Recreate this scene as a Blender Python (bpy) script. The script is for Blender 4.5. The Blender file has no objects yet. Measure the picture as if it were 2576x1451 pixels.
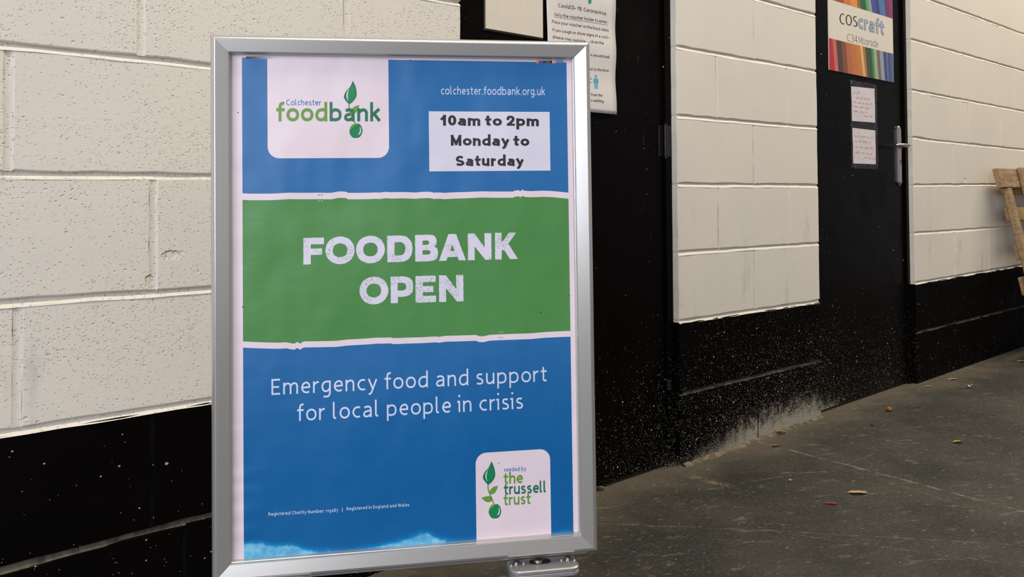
import bpy, bmesh, math, random
from mathutils import Vector, Matrix
random.seed(7)
C = bpy.context.scene.collection
# ---------------------------------------------------------------- camera
F_PX, PX, PY = 2130.0, 1288.0, 444.8
AL, PI_, RO = 0.8411, 0.0261, -0.0054
CAM = Vector((0.0, -1.6757, 0.8459))
Fw = Vector((math.cos(AL)*math.cos(PI_), math.sin(AL)*math.cos(PI_), math.sin(PI_)))
R0 = Fw.cross(Vector((0, 0, 1))).normalized(); U0 = R0.cross(Fw)
Rt = R0*math.cos(RO) + U0*math.sin(RO); Up = -R0*math.sin(RO) + U0*math.cos(RO)
cd = bpy.data.cameras.new('camera'); cam = bpy.data.objects.new('camera', cd); C.objects.link(cam)
cam.matrix_world = Matrix(((Rt.x, Up.x, -Fw.x, CAM.x), (Rt.y, Up.y, -Fw.y, CAM.y), (Rt.z, Up.z, -Fw.z, CAM.z), (0, 0, 0, 1)))
cd.sensor_width = 36.0; cd.lens = 36.0*F_PX/2576.0; cd.shift_y = -(725.5-PY)/2576.0; cd.clip_start = .02
bpy.context.scene.camera = cam
# ---------------------------------------------------------------- world, lights, exposure
w = bpy.data.worlds.new('world'); bpy.context.scene.world = w; w.use_nodes = True
bg = w.node_tree.nodes['Background']; bg.inputs[0].default_value = (0.95, 0.92, 1.0, 1); bg.inputs[1].default_value = 0.36
def area(name, loc, target, sx, sy, power, col):
    l = bpy.data.lights.new(name, 'AREA'); l.shape = 'RECTANGLE'; l.size = sx; l.size_y = sy; l.energy = power; l.color = col
    o = bpy.data.objects.new(name, l); C.objects.link(o); o.location = loc
    o.rotation_euler = (Vector(target)-Vector(loc)).to_track_quat('-Z', 'Y').to_euler(); return o
# strip lamps under the roof of the unit, running along the wall, and daylight from the open shutter on the left
area('ceiling_strip_lamp', (2.3, -1.6, 4.6), (2.3, -1.4, 0), 6.0, .5, 172, (1.0, .86, .66))
area('ceiling_strip_lamp', (7.2, -1.45, 4.6), (7.2, -1.3, 0), 4.0, .5, 165, (1.0, .86, .66))
area('shutter_daylight', (-3.8, -3.1, 2.1), (1.2, -.4, .7), 4.8, 3.4, 262, (.81, .85, .98))
vs = bpy.context.scene.view_settings
vs.view_transform = 'Standard'; vs.look = 'None'; vs.exposure = -0.10; vs.gamma = 1.0; vs.use_curve_mapping = False
# ---------------------------------------------------------------- helpers
def ray(px, py): return (Fw*F_PX + Rt*(px-PX) - Up*(py-PY)).normalized()
def hit(px, py, p0, n):
    d = ray(px, py); return CAM + d*((Vector(p0)-CAM).dot(n)/d.dot(n))
def on_wall(px, py, y=0.0): return hit(px, py, (0, y, 0), Vector((0, 1, 0)))
FLOOR_Z = -0.011
def on_floor(px, py): return hit(px, py, (0, 0, FLOOR_Z), Vector((0, 0, 1)))
def s2l(r, g, b):
    f = lambda c: c/12.92 if c <= .04045 else ((c+.055)/1.055)**2.4
    return (f(r/255), f(g/255), f(b/255), 1)
def link(name, me, m=None, parent=None):
    o = bpy.data.objects.new(name, me)
    if m is not None:
        for x in (m if isinstance(m, (list, tuple)) else [m]): me.materials.append(x)
    C.objects.link(o); o.parent = parent; return o
def mesh(name, vs_, fs, m=None, parent=None, smooth=False):
    me = bpy.data.meshes.new(name); me.from_pydata([tuple(v) for v in vs_], [], fs); me.update()
    if smooth: me.polygons.foreach_set('use_smooth', [True]*len(me.polygons))
    return link(name, me, m, parent)
def from_bm(name, bm, m=None, parent=None, smooth=False):
    me = bpy.data.meshes.new(name); bmesh.ops.recalc_face_normals(bm, faces=bm.faces); bm.to_mesh(me); bm.free()
    if smooth: me.polygons.foreach_set('use_smooth', [True]*len(me.polygons))
    return link(name, me, m, parent)
def bx(bm, x0, x1, y0, y1, z0, z1, bevel=0.0, mat=None, seg=2):
    r = bmesh.ops.create_cube(bm, size=1.0); v = r['verts']
    for q in v: q.co = Vector(((x0+x1)/2 + q.co.x*(x1-x0), (y0+y1)/2 + q.co.y*(y1-y0), (z0+z1)/2 + q.co.z*(z1-z0)))
    if bevel: 
        e = list({e for q in v for e in q.link_edges}); rr = bmesh.ops.bevel(bm, geom=e, offset=bevel, segments=seg, affect='EDGES', profile=.6)
        v = list({q for f in rr['faces'] for q in f.verts} | {q for q in v if q.is_valid})
    if mat is not None:
        for q in v: q.co = mat @ q.co
    return v
def cyl(bm, c, axis, r, h, n=24, r2=None, mat=None):
    a = Vector(axis).normalized(); M = Matrix.Translation(Vector(c)) @ a.to_track_quat('Z', 'Y').to_matrix().to_4x4()
    res = bmesh.ops.create_cone(bm, cap_ends=True, segments=n, radius1=r, radius2=r if r2 is None else r2, depth=h, matrix=M)
    if mat is not None:
        for q in res['verts']: q.co = mat @ q.co
    return res['verts']
def rounded(bm, w_, d_, h_, r, z0, cx=0, cy=0, n=6, bev=0.0):
    pts = []
    for (sx, sy, a0) in ((1, 1, 0), (-1, 1, 90), (-1, -1, 180), (1, -1, 270)):
        for k in range(n+1):
            a = math.radians(a0+90*k/n); pts.append((cx+sx*(w_/2-r)+r*math.cos(a), cy+sy*(d_/2-r)+r*math.sin(a)))
    lv = [(z0, 0), (z0+h_-bev, 0), (z0+h_, bev)] if bev else [(z0, 0), (z0+h_, 0)]
    rings = []
    for z, ins in lv:
        k = 1-2*ins/max(w_, 1e-6); k2 = 1-2*ins/max(d_, 1e-6)
        rings.append([bm.verts.new((cx+(x-cx)*k, cy+(y-cy)*k2, z)) for x, y in pts])
    N = len(pts)
    for a, b in zip(rings, rings[1:]):
        for i in range(N): bm.faces.new((a[i], a[(i+1) % N], b[(i+1) % N], b[i]))
    bm.faces.new(rings[-1]); bm.faces.new(rings[0][::-1])
def tag(o, label=None, cat=None, group=None, kind=None):
    if label: o['label'] = label
    if cat: o['category'] = cat
    if group: o['group'] = group
    if kind: o['kind'] = kind
    return o
def empty(name, loc, label, cat, group=None):
    o = bpy.data.objects.new(name, None); o.empty_display_size = .05; C.objects.link(o); o.location = loc
    return tag(o, label, cat, group)
# ---------------------------------------------------------------- node materials
class NT:
    def __init__(s, name):
        s.m = bpy.data.materials.new(name); s.m.use_nodes = True; s.t = s.m.node_tree
        s.b = s.t.nodes['Principled BSDF']; s.pos = None
    def n(s, typ, **kw):
        x = s.t.nodes.new(typ)
        for k, v in kw.items():
            if k.startswith('i_'): s.put(x.inputs[k[2:].replace('_', ' ')], v)
            else: setattr(x, k, v)
        return x
    def put(s, sock, v):
        if isinstance(v, bpy.types.NodeSocket): s.t.links.new(v, sock)
        else: sock.default_value = v
    def P(s):
        if s.pos is None: s.pos = s.n('ShaderNodeNewGeometry').outputs['Position']
        return s.pos
    def O(s): return s.n('ShaderNodeTexCoord').outputs['Object']
    def math(s, op, a, b=None, c=None, clamp=False):
        x = s.n('ShaderNodeMath', operation=op, use_clamp=clamp); s.put(x.inputs[0], a)
        if b is not None: s.put(x.inputs[1], b)
        if c is not None: s.put(x.inputs[2], c)
        return x.outputs[0]
    def scale(s, vec, v):
        x = s.n('ShaderNodeVectorMath', operation='MULTIPLY'); s.put(x.inputs[0], vec); s.put(x.inputs[1], v); return x.outputs[0]
    def noise(s, scale, detail=4, rough=.55, vec=None, dist=0.0):
        x = s.n('ShaderNodeTexNoise'); s.put(x.inputs['Vector'], vec if vec is not None else s.P())
        x.inputs['Scale'].default_value = scale; x.inputs['Detail'].default_value = detail
        x.inputs['Roughness'].default_value = rough; x.inputs['Distortion'].default_value = dist; return x.outputs['Fac']
    def voro(s, scale, vec=None, out='Distance', feature='F1', rnd=1.0):
        x = s.n('ShaderNodeTexVoronoi', feature=feature); s.put(x.inputs['Vector'], vec if vec is not None else s.P())
        x.inputs['Scale'].default_value = scale; x.inputs['Randomness'].default_value = rnd; return x.outputs[out]
    def ramp(s, v, lo, hi, a=0.0, b=1.0):
        x = s.n('ShaderNodeMapRange', interpolation_type='SMOOTHSTEP'); s.put(x.inputs[0], v)
        for i, q in ((1, lo), (2, hi), (3, a), (4, b)): s.put(x.inputs[i], q)
        return x.outputs[0]
    def mix(s, f, a, b):
        x = s.n('ShaderNodeMix', data_type='RGBA'); s.put(x.inputs[0], f); s.put(x.inputs[6], a); s.put(x.inputs[7], b); return x.outputs[2]
    def sep(s, v):
        x = s.n('ShaderNodeSeparateXYZ'); s.put(x.inputs[0], v); return x.outputs
    def bump(s, h, strength=1.0, dist=.002, prev=None):
        x = s.n('ShaderNodeBump'); x.inputs['Strength'].default_value = strength; x.inputs['Distance'].default_value = dist
        s.put(x.inputs['Height'], h)
        if prev is not None: s.put(x.inputs['Normal'], prev)
        s.put(s.b.inputs['Normal'], x.outputs[0]); return x.outputs[0]
    def set(s, **kw):
        for k, v in kw.items(): s.put(s.b.inputs[k.replace('_', ' ')], v)
        return s
def plain(name, col, rough=.5, metal=0.0, var=.04, bscale=200, bstr=.05):
    n = NT(name); f = n.noise(bscale*.2, 3, vec=n.O())
    c2 = tuple(min(1, c*(1-var*2)) for c in col[:3])+(1,)
    n.set(Base_Color=n.mix(n.ramp(f, .3, .7), c2, col), Roughness=rough, Metallic=metal)
    if bstr: n.bump(n.noise(bscale, 2, vec=n.O()), bstr, .001)
    return n.m
# --- painted blockwork
def wall_paint(name, head=False):
    n = NT(name); P = n.P(); x, y, z = n.sep(P)
    base = s2l(228, 222, 208)
    big = n.noise(1.7, 5, .6)
    col = n.mix(n.ramp(big, .35, .75), base, s2l(221, 216, 203))
    # scuffs and grey rub marks, long and vertical, mostly on the lower white courses
    sm = n.noise(1.0, 5, .6, vec=n.scale(P, (9, 9, 3.2)))
    low = n.ramp(z, .95, .55)
    col = n.mix(n.math('MULTIPLY', n.math('MULTIPLY', n.ramp(sm, .56, .74), low), .42), col, s2l(140, 140, 130))
    sm2 = n.noise(1.0, 3, .5, vec=n.scale(P, (60, 60, 9)))
    col = n.mix(n.math('MULTIPLY', n.math('MULTIPLY', n.ramp(sm2, .66, .76), n.ramp(n.noise(3.1, 2), .55, .7)), .35), col, s2l(120, 118, 110))
    # pores of the aggregate filled by paint: denser on the near (left) stretch
    dense = n.ramp(n.noise(4.3, 2), .38, .62)
    near = n.ramp(x, 2.1, 1.3, .16, 1.0)
    nzc = n.n('ShaderNodeTexNoise'); n.put(nzc.inputs['Vector'], P); nzc.inputs['Scale'].default_value = 130; nzc.inputs['Detail'].default_value = 3
    wv = n.n('ShaderNodeVectorMath', operation='ADD'); n.put(wv.inputs[0], n.scale(P, (1, 1, 1.55))); n.put(wv.inputs[1], n.scale(nzc.outputs['Color'], (.012, .012, .012))); wv = wv.outputs[0]
    pit = None
    for sc, lo_, hi_, ra, rb in ((120, .34, .06, .88, .64), (210, .40, .08, .90, .66), (55, .24, .08, .95, .86)):
        v_ = n.voro(sc, vec=wv); r_ = n.sep(n.voro(sc, vec=wv, out='Color'))[0]
        p_ = n.math('MULTIPLY', n.ramp(v_, lo_, hi_), n.math('GREATER_THAN', r_, n.ramp(dense, 0, 1, ra, rb))); pit = p_ if pit is None else n.math('MAXIMUM', pit, p_)
    pit2 = 0.0
    big_ = n.math('MULTIPLY', n.ramp(n.math('ADD', n.voro(21), n.math('MULTIPLY', n.noise(160, 4), .16)), .17, .12), n.math('GREATER_THAN', n.sep(n.voro(21, out='Color'))[0], .78))
    pits = n.math('MULTIPLY', n.math('MAXIMUM', n.math('MAXIMUM', pit, pit2), big_), near)
    grain = n.noise(420, 3, .6)
    bumps = n.noise(95, 4, .6)
    h = n.math('ADD', n.math('MULTIPLY', pits, -1.0), n.math('ADD', n.math('MULTIPLY', grain, .14), n.math('MULTIPLY', bumps, .38)))
    # two broken-out chips in the near wall
    CH_ = [on_wall(431, 642), on_wall(377, 703), on_wall(2428, 452)]
    for (cx, cz, rx, rz) in ((CH_[0].x, CH_[0].z, .019, .010), (CH_[1].x, CH_[1].z, .009, .010), (CH_[2].x, CH_[2].z, .012, .010)):
        d = n.math('ADD', n.math('POWER', n.math('DIVIDE', n.math('SUBTRACT', x, cx), rx), 2.0), n.math('POWER', n.math('DIVIDE', n.math('SUBTRACT', z, cz), rz), 2.0))
        d = n.math('ADD', d, n.math('MULTIPLY', n.math('SUBTRACT', n.noise(120, 4), .5), 1.6))
        h = n.math('ADD', h, n.math('MULTIPLY', n.ramp(d, 1.1, .3), -3.0))
    col = n.mix(n.math('MULTIPLY', pits, .10), col, s2l(128, 120, 105))
    n.set(Base_Color=col, Roughness=.62)
    n.bump(h, 1.0, .0012)
    return n.m
WHITE = wall_paint('cream_wall_paint')
def black_paint(name, rough, door=False, dusty=False):
    n = NT(name); P = n.P(); x, y, z = n.sep(P)
    col = n.mix(n.noise(3, 4), s2l(5, 4, 3), s2l(11, 9, 8))
    # whitewash splashed and salts bloomed at the foot: density falls off upwards, thickest on the pier between the doors
    pier = n.math('MULTIPLY', n.ramp(x, 1.9, 2.6), n.ramp(x, 3.5, 3.0))
    top = n.math('ADD', .16, n.math('MULTIPLY', pier, .16))
    dens = n.math('POWER', n.math('SUBTRACT', 1.0, n.math('DIVIDE', z, n.math('ADD', top, .30), clamp=True), clamp=True), 2.0)
    amt = n.math('ADD', n.math('ADD', .10, n.math('MULTIPLY', n.math('MULTIPLY', n.ramp(x, 1.4, 2.2), n.ramp(x, 4.05, 3.85)), .62)), n.math('MULTIPLY', pier, .75))
    dens = n.math('MULTIPLY', dens, amt)
    sp = None
    for sc, k, off in ((300, .34, 0), (160, .20, 3), (80, .035, 7)):
        ad = n.n('ShaderNodeVectorMath', operation='ADD'); n.put(ad.inputs[0], n.scale(P, (1, 1, 1.25))); ad.inputs[1].default_value = (off, off*.7, off*1.3)
        v = n.voro(sc, vec=ad.outputs[0]); c = n.sep(n.voro(sc, vec=ad.outputs[0], out='Color'))[0]
        thr = n.math('SUBTRACT', 1.0, n.math('ADD', .0015, n.math('MULTIPLY', dens, k)))
        dot = n.math('MULTIPLY', n.math('GREATER_THAN', c, thr), n.ramp(n.math('ADD', v, n.math('MULTIPLY', n.noise(300, 2), .3)), .48, .38))
        sp = dot if sp is None else n.math('MAXIMUM', sp, dot)
    col = n.mix(n.math('MULTIPLY', sp, .75), col, s2l(196, 190, 172))
    pz = n.math('MULTIPLY', pier, n.ramp(x, 2.2, 2.75, .6, 1.0))
    hgt = n.math('ADD', .05, n.math('MULTIPLY', pz, .18))
    near_ = n.math('POWER', n.math('SUBTRACT', 1.0, n.math('DIVIDE', n.math('ADD', z, .01), hgt, clamp=True), clamp=True), 1.15)
    g = n.noise(300, 6, .85); thr = n.math('SUBTRACT', .80, n.math('MULTIPLY', near_, n.math('ADD', .22, n.math('MULTIPLY', pz, .24))))
    salt = n.ramp(n.math('SUBTRACT', n.math('ADD', g, n.math('MULTIPLY', n.math('SUBTRACT', n.noise(28, 6, .7), .5), .45)), thr), -.005, .045)
    col = n.mix(n.math('MULTIPLY', salt, n.math('ADD', .34, n.math('MULTIPLY', pz, .30))), col, s2l(188, 182, 165))
    scr = n.noise(1, 2, .5, vec=n.scale(P, (55, 55, 12)))
    col = n.mix(n.math('MULTIPLY', n.ramp(scr, .72, .78), .3), col, s2l(90, 86, 76))
    n.set(Base_Color=col, Roughness=n.ramp(n.noise(6, 4), .3, .7, rough-.06, rough+.08))
    n.b.inputs['Specular IOR Level'].default_value = .03 if not door else .045
    if not door: n.bump(n.math('ADD', n.noise(260, 3), n.math('MULTIPLY', n.voro(140), .5)), .5, .001)
    else: n.bump(n.noise(14, 3), .18, .002)
    return n.m
BLACK = black_paint('black_wall_paint', .6)
BLACK_DOOR = black_paint('black_door_paint', .36, True)
def joint_mat(name, a, b):
    n = NT(name); n.set(Base_Color=n.mix(n.ramp(n.noise(30, 5, .7), .35, .65), a, b), Roughness=.8); n.b.inputs['Specular IOR Level'].default_value = .05; n.bump(n.noise(300, 4), .6, .001); return n.m
DUSTY = joint_mat('dusty_mortar', s2l(104, 98, 86), s2l(66, 61, 54))
DARKJ = joint_mat('black_mortar', s2l(8, 8, 7), s2l(20, 18, 16))
# ================================================================ FLOOR
def floor_mat():
    n = NT('worn_dark_floor'); P = n.P(); x, y, z = n.sep(P)
    col = n.mix(n.ramp(n.noise(2.2, 6, .65), .36, .64), s2l(38, 40, 36), s2l(60, 59, 53))
    col = n.mix(n.math('MULTIPLY', n.ramp(n.noise(7, 6, .7), .45, .75), .55), col, s2l(36, 39, 38))
    col = n.mix(n.math('MULTIPLY', n.ramp(n.noise(120, 4, .7), .5, .8), .5), col, s2l(118, 112, 100))
    # brown dust swept against the wall
    ed = n.math('ADD', y, n.math('MULTIPLY', n.math('SUBTRACT', n.noise(5, 5, .6), .5), .35))
    col = n.mix(n.math('MULTIPLY', n.ramp(ed, -.22, .05), .62), col, s2l(108, 99, 86))
    # pale scuffs, drawn out roughly along the traffic
    rot = n.n('ShaderNodeVectorRotate', rotation_type='Z_AXIS'); n.put(rot.inputs['Vector'], P); rot.inputs['Angle'].default_value = -1.0
    st = n.noise(1, 4, .7, vec=n.scale(rot.outputs[0], (34, 9, 9)))
    col = n.mix(n.math('MULTIPLY', n.ramp(st, .58, .72), .38), col, s2l(146, 138, 120))
    st2 = n.noise(1, 5, .75, vec=n.scale(P, (26, 60, 30)))
    col = n.mix(n.math('MULTIPLY', n.ramp(st2, .64, .74), .5), col, s2l(150, 146, 132))
    # paint drips and ground-in chips of uneven shape
    wp = n.n('ShaderNodeVectorMath', operation='ADD'); n.put(wp.inputs[0], n.scale(P, (1, 1.7, 1))); nzc = n.n('ShaderNodeTexNoise'); n.put(nzc.inputs['Vector'], P); nzc.inputs['Scale'].default_value = 45; nzc.inputs['Detail'].default_value = 3
    n.put(wp.inputs[1], n.scale(nzc.outputs['Color'], (.022, .022, 0)))
    for sc, th, k in ((34, .955, .28), (75, .955, .5), (16, .93, .12)):
        v = n.voro(sc, vec=wp.outputs[0]); c = n.sep(n.voro(sc, vec=wp.outputs[0], out='Color'))[0]
        col = n.mix(n.math('MULTIPLY', n.math('MULTIPLY', n.math('GREATER_THAN', c, th), n.ramp(v, .34, .14)), k), col, s2l(160, 154, 136))
    g2 = n.noise(1, 6, .8, vec=n.scale(P, (70, 110, 60)))
    col = n.mix(n.math('MULTIPLY', n.ramp(g2, .55, .75), .45), col, s2l(128, 122, 106))
    col = n.mix(n.math('MULTIPLY', n.ramp(g2, .47, .30), .5), col, s2l(30, 32, 30))
    # cracks and the saw-cut line, each from a to b with its own half width
    wob = n.math('MULTIPLY', n.math('SUBTRACT', n.noise(9, 5, .7), .5), .030)
    hh = None
    lines = [((1890, 1106), (2590, 1290), .0055, .62), ((1960, 1130), (2500, 1292), .006, .14), ((1500, 1316), (1950, 1335), .0022, .5), ((1950, 1335), (2590, 1372), .0026, .4),
             ((1950, 1338), (2590, 1425), .003, .28), ((1730, 1197), (1840, 1224), .016, .45), ((1780, 1230), (2040, 1186), .003, .35), ((1805, 1357), (1880, 1359), .0015, .8), ((2100, 1180), (2200, 1140), .003, .25)]
    for a, b, wd, k in lines:
        A = on_floor(*a); B = on_floor(*b); L = (B-A).length; ux, uy = (B.x-A.x)/L, (B.y-A.y)/L
        dx = n.math('SUBTRACT', x, A.x); dy = n.math('SUBTRACT', y, A.y)
        t = n.math('ADD', n.math('MULTIPLY', dx, ux), n.math('MULTIPLY', dy, uy))
        d = n.math('ABSOLUTE', n.math('ADD', wob if wd < .01 else 0.0, n.math('SUBTRACT', n.math('MULTIPLY', dy, ux), n.math('MULTIPLY', dx, uy))))
        inn = n.math('MULTIPLY', n.ramp(t, -.02, .02), n.ramp(t, L+.02, L-.02))
        mk = n.math('MULTIPLY', n.math('MULTIPLY', n.ramp(d, wd*1.4, wd*.4), inn), n.ramp(n.noise(30, 6, .8), .42, .62))
        col = n.mix(n.math('MULTIPLY', mk, k), col, s2l(156, 144, 120))
        hh = mk if hh is None else n.math('MAXIMUM', hh, mk)
    n.set(Base_Color=col, Roughness=n.ramp(n.noise(4, 4), .3, .7, .5, .75))
    n.b.inputs['Specular IOR Level'].default_value = .3
    n.bump(n.math('SUBTRACT', n.math('ADD', n.noise(150, 5, .7), n.math('MULTIPLY', n.noise(12, 4), 1.5)), n.math('MULTIPLY', hh, 1.0)), .55, .0025)
    return n.m
bm = bmesh.new(); bx(bm, -3.5, 9, -6, .14, FLOOR_Z-.12, FLOOR_Z)
tag(from_bm('floor', bm, floor_mat()), kind='structure')
# ================================================================ WALL of painted blocks, two door openings
D1L, D1R = on_wall(1159, 60).x, on_wall(1707, 600).x
D2L, D2R = on_wall(2058, 450).x, on_wall(2299.5, 520).x
SEG = [(-.9, D1L), (D1R, D2L), (D2R, 7.2)]
ZN = lambda k: .218 + .225*(k-1)
JP = {  # joint heights read at both ends of each stretch
 1: [[(12, 1434), (531, 1295)], [(1717, 990), (2062, 907)], [(2308, 836), (2563, 773)]],
 2: [[(0, 1090), (531, 1006)], [(1709, 809), (2060, 757)], [(2308, 711), (2556, 669)]],
 3: [[(0, 762), (530, 725.6)], [(1709, 636), (2057, 612)], [(2299, 587), (2559, 569)]],
 4: [[(0, 437), (530, 443)], [(1702, 463.7), (2055, 467)], [(2300, 465.5), (2495, 464)]],
 5: [[(0, 111), (530, 165)], [(1703, 291), (2051, 321)], [(2301, 346), (2340, 352)]],
 6: [None, [(1703, 117), (2050, 178.6)], [(2301, 228)]],
 7: [None, [(1920, 2), (2050, 37.6)], [(2301, 101)]]}
def jz(k, s, X):
    if k <= 0: return FLOOR_Z-.01
    q = JP.get(k, [None]*3)[s]
    if not q: return ZN(k)
    p = [on_wall(*a) for a in q]
    if len(p) == 1: return p[0].z
    t = (X-p[0].x)/(p[1].x-p[0].x); t = max(-.25, min(1.3, t)); return p[0].z + (p[1].z-p[0].z)*t
G = .0055   # half joint
def jag(a, b, n_, amp):
    return [a+(b-a)*i/n_+(random.uniform(-amp, amp) if 0 < i < n_ else 0) for i in range(n_+1)]
def block(s, x0, x1, k, core, mats, edgeL=False, edgeR=False, hg=.0055):
    gl = 0 if edgeL else hg; gr = 0 if edgeR else hg
    a, b = x0+gl, x1-gr
    if b-a < .02: return
    n_ = max(3, int((b-a)/.045)); m_ = 5; amp = .0016
    bot = lambda X: jz(k, s, X)+(G if k else 0); top = lambda X: jz(k+1, s, X)-G
    per = [(x, bot(x)+random.uniform(-amp, amp)) for x in jag(a, b, n_, .01)]
    per += [(b+(random.uniform(-amp, amp)), bot(b)+(top(b)-bot(b))*i/m_) for i in range(1, m_)]
    per += [(x, top(x)+random.uniform(-amp, amp)) for x in jag(b, a, n_, .01)]
    per += [(a+(random.uniform(-amp, amp)), top(a)+(bot(a)-top(a))*i/m_) for i in range(1, m_)]
    N = len(per); off = random.uniform(-.0008, .0008); cx, cz = (a+b)/2, (bot(cx_ := (a+b)/2)+top(cx_))/2
    bev = .0028
    vs_ = []; sg = lambda v, c: (1 if v > c else -1)
    for ins, yy in ((0, .0975), (0, off+bev), (bev*.35, off+bev*.3), (bev, off)):
        for (x, z) in per:
            hx = (b-a)/2; hz = (top(a)-bot(a))/2
            vs_.append((cx+(x-cx)*(1-ins/hx), yy, cz+(z-cz)*(1-ins/hz)))
    fs = [(r*N+i, r*N+(i+1) % N, (r+1)*N+(i+1) % N, (r+1)*N+i) for r in range(3) for i in range(N)] + [tuple(range(3*N, 4*N))]
    mesh('block', vs_, fs, mats, core)
def strip(name, s, xs, zc, half, prof, mat, core):
    """mortar bed with a tooled profile; prof = [(v, y)] v from -1 (bottom) to 1 (top)"""
    vs_ = []; n_ = len(prof)
    for x in xs:
        dz = random.uniform(-.0012, .0012); dy = random.uniform(-.0007, .0007)
        for v, y in prof: vs_.append((x, y+dy, zc(x)+v*half+dz))
    fs = [(i*n_+j, (i+1)*n_+j, (i+1)*n_+j+1, i*n_+j+1) for i in range(len(xs)-1) for j in range(n_-1)]
    mesh(name, vs_, fs, mat, core, smooth=True)
VJ = {}  # head joints read off the photograph, (stretch, course) -> one joint x
def rd(s, k, px, py): VJ[(s, k)] = on_wall(px, py).x
rd(0, 5, 355, 60); rd(0, 4, 22, 250); rd(0, 3, 386, 580); rd(0, 2, 44, 900); rd(0, 0, 464, 1400)
rd(1, 5, 1803, 220); rd(1, 4, 1897, 380); rd(1, 3, 1809, 540); rd(1, 2, 1900, 700); rd(1, 1, 1809, 880); rd(1, 0, 1907, 1020); rd(1, 6, 1898, 90)
rd(2, 3, 2349, 520); rd(2, 2, 2402, 640); rd(2, 1, 2357, 770); rd(2, 0, 2409, 880); rd(2, 4, 2397, 420)
TOPK = 12; HEAD = 9
core_bm = bmesh.new()
for s, (a, b) in enumerate(SEG):
    bx(core_bm, a+.004, b-.004, .0095, .10, ZN(2), ZN(HEAD))
    f0 = len(core_bm.faces); bx(core_bm, a+.004, b-.004, .0095, .10, FLOOR_Z-.01, ZN(2)-.001)
    core_bm.faces.ensure_lookup_table()
    for f in core_bm.faces[f0:]: f.material_index = 1
bx(core_bm, SEG[0][0]+.004, SEG[2][1]-.004, .0095, .10, ZN(HEAD), ZN(TOPK)-.006)
core = from_bm('wall_back', core_bm, [WHITE, DARKJ]); tag(core, kind='structure')
for s, (a, b) in enumerate(SEG):
    for k in range(0, HEAD):
        m = BLACK if k < 2 else WHITE
        ref = VJ.get((s, k))
        if ref is None:
            r2 = next((VJ[(s, j)] for j in sorted(range(9), key=lambda j: abs(j-k)) if (s, j) in VJ and (j-k) % 2 == 0), None)
            ref = r2 if r2 is not None else VJ[(s, 2)]
        x = ref - .45*math.ceil((ref-a)/.45)
        xs = []
        while x < b:
            if a+.03 < x < b-.03: xs.append(x)
            x += .45
        if s == 0 and k == 5: xs = [v for v in xs]
        cuts = [a]+xs+[b]
        for i in range(len(cuts)-1):
            block(s, cuts[i], cuts[i+1], k, core, m, i == 0 and s > 0, i == len(cuts)-2 and s < 2, .003 if k < 2 else (.0062 if s == 0 else .004))
        for X in xs:   # head joints: clearly raked on the near stretch, almost filled with paint further on
            dep = .0026 if s == 0 else .0009
            zb, zt = (jz(k, s, X)+G if k else FLOOR_Z), jz(k+1, s, X)-G
            n_ = 8; vs_ = []
            for i in range(n_+1):
                z = zb+(zt-zb)*i/n_; r = random.uniform(-.0006, .0006); hw = (.0072 if s == 0 else .004)
                for u, yy in ((-1, 0.0010), (-.6, dep*.8+r), (.0, dep+r), (.55, dep*.85+r), (1, 0.0010)):
                    vs_.append((X+u*hw, yy+.0004, z))
            fs = [(i*5+j, i*5+j+1, (i+1)*5+j+1, (i+1)*5+j) for i in range(n_) for j in range(4)]
            mesh('head_joint', vs_, fs, DARKJ if k < 2 else WHITE, core, smooth=True)
        # bed joint under the next course
        kk = k+1
        n_ = max(6, int((b-a)/.05))
        xs2 = [a+(b-a)*i/n_ for i in range(n_+1)]
        d = .0085 if s == 0 else .0056
        prof = [(1.15, .0085), (.5, d*1.25), (.0, d*.95), (-.5, d*.45), (-1.3, -.0004)]
        if kk == 1: mm = DUSTY; prof = [(1.0, .0095), (.2, .0085), (-.45, .006), (-1.0, .0015)]
        else: mm = WHITE
        strip('bed_joint', s, xs2, lambda X, kk=kk, s=s: jz(kk, s, X), G+.0012, prof, mm, core)
        if s > 0:  # the bed turns the corner into the reveal
            z = jz(kk, s, a); bmx = bmesh.new(); bx(bmx, a+.0015, a+.02, .004, .095, z-G-.001, z+G+.001)
            from_bm('bed_joint', bmx, (DARKJ if kk < 2 else WHITE), core)
# courses over the doors
for k in range(HEAD, TOPK-1):
    x = SEG[0][0] + (.225 if k % 2 else 0)
    cuts = [SEG[0][0]]
    while x < SEG[2][1]:
        if x > SEG[0][0]+.05: cuts.append(x)
        x += .45
    cuts.append(SEG[2][1])
    JP_s = 0
    for i in range(len(cuts)-1): block(9, cuts[i], cuts[i+1], k, core, WHITE) if False else None
    for i in range(len(cuts)-1):
        bmx = bmesh.new(); bx(bmx, cuts[i]+.005, cuts[i+1]-.005, 0, .0975, ZN(k)+G, ZN(k+1)-G, .0025, seg=1); from_bm('block', bmx, WHITE, core)
# broken mortar and grit along the foot of the pier
bm = bmesh.new()
x = D1R+.01
pts = []
while x < D2L+.02:
    pts.append((x, random.uniform(.010, .024)+(.012 if x < D1R+.35 else 0), random.uniform(.004, .011))); x += .022
vv = []
for x, dpt, hgt in pts:
    vv.append([bm.verts.new((x, .0, FLOOR_Z+hgt)), bm.verts.new((x+random.uniform(-.004, .004), -dpt*random.uniform(.2, .45), FLOOR_Z+hgt*random.uniform(.3, .7))), bm.verts.new((x, -dpt*random.uniform(.4, .8), FLOOR_Z-.001))])
for p, q in zip(vv, vv[1:]):
    for j in range(2): bm.faces.new((p[j], q[j], q[j+1], p[j+1]))
tag(from_bm('trim_1', bm, joint_mat('crumbled_mortar', s2l(128, 118, 100), s2l(84, 76, 64))), kind='structure')
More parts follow.
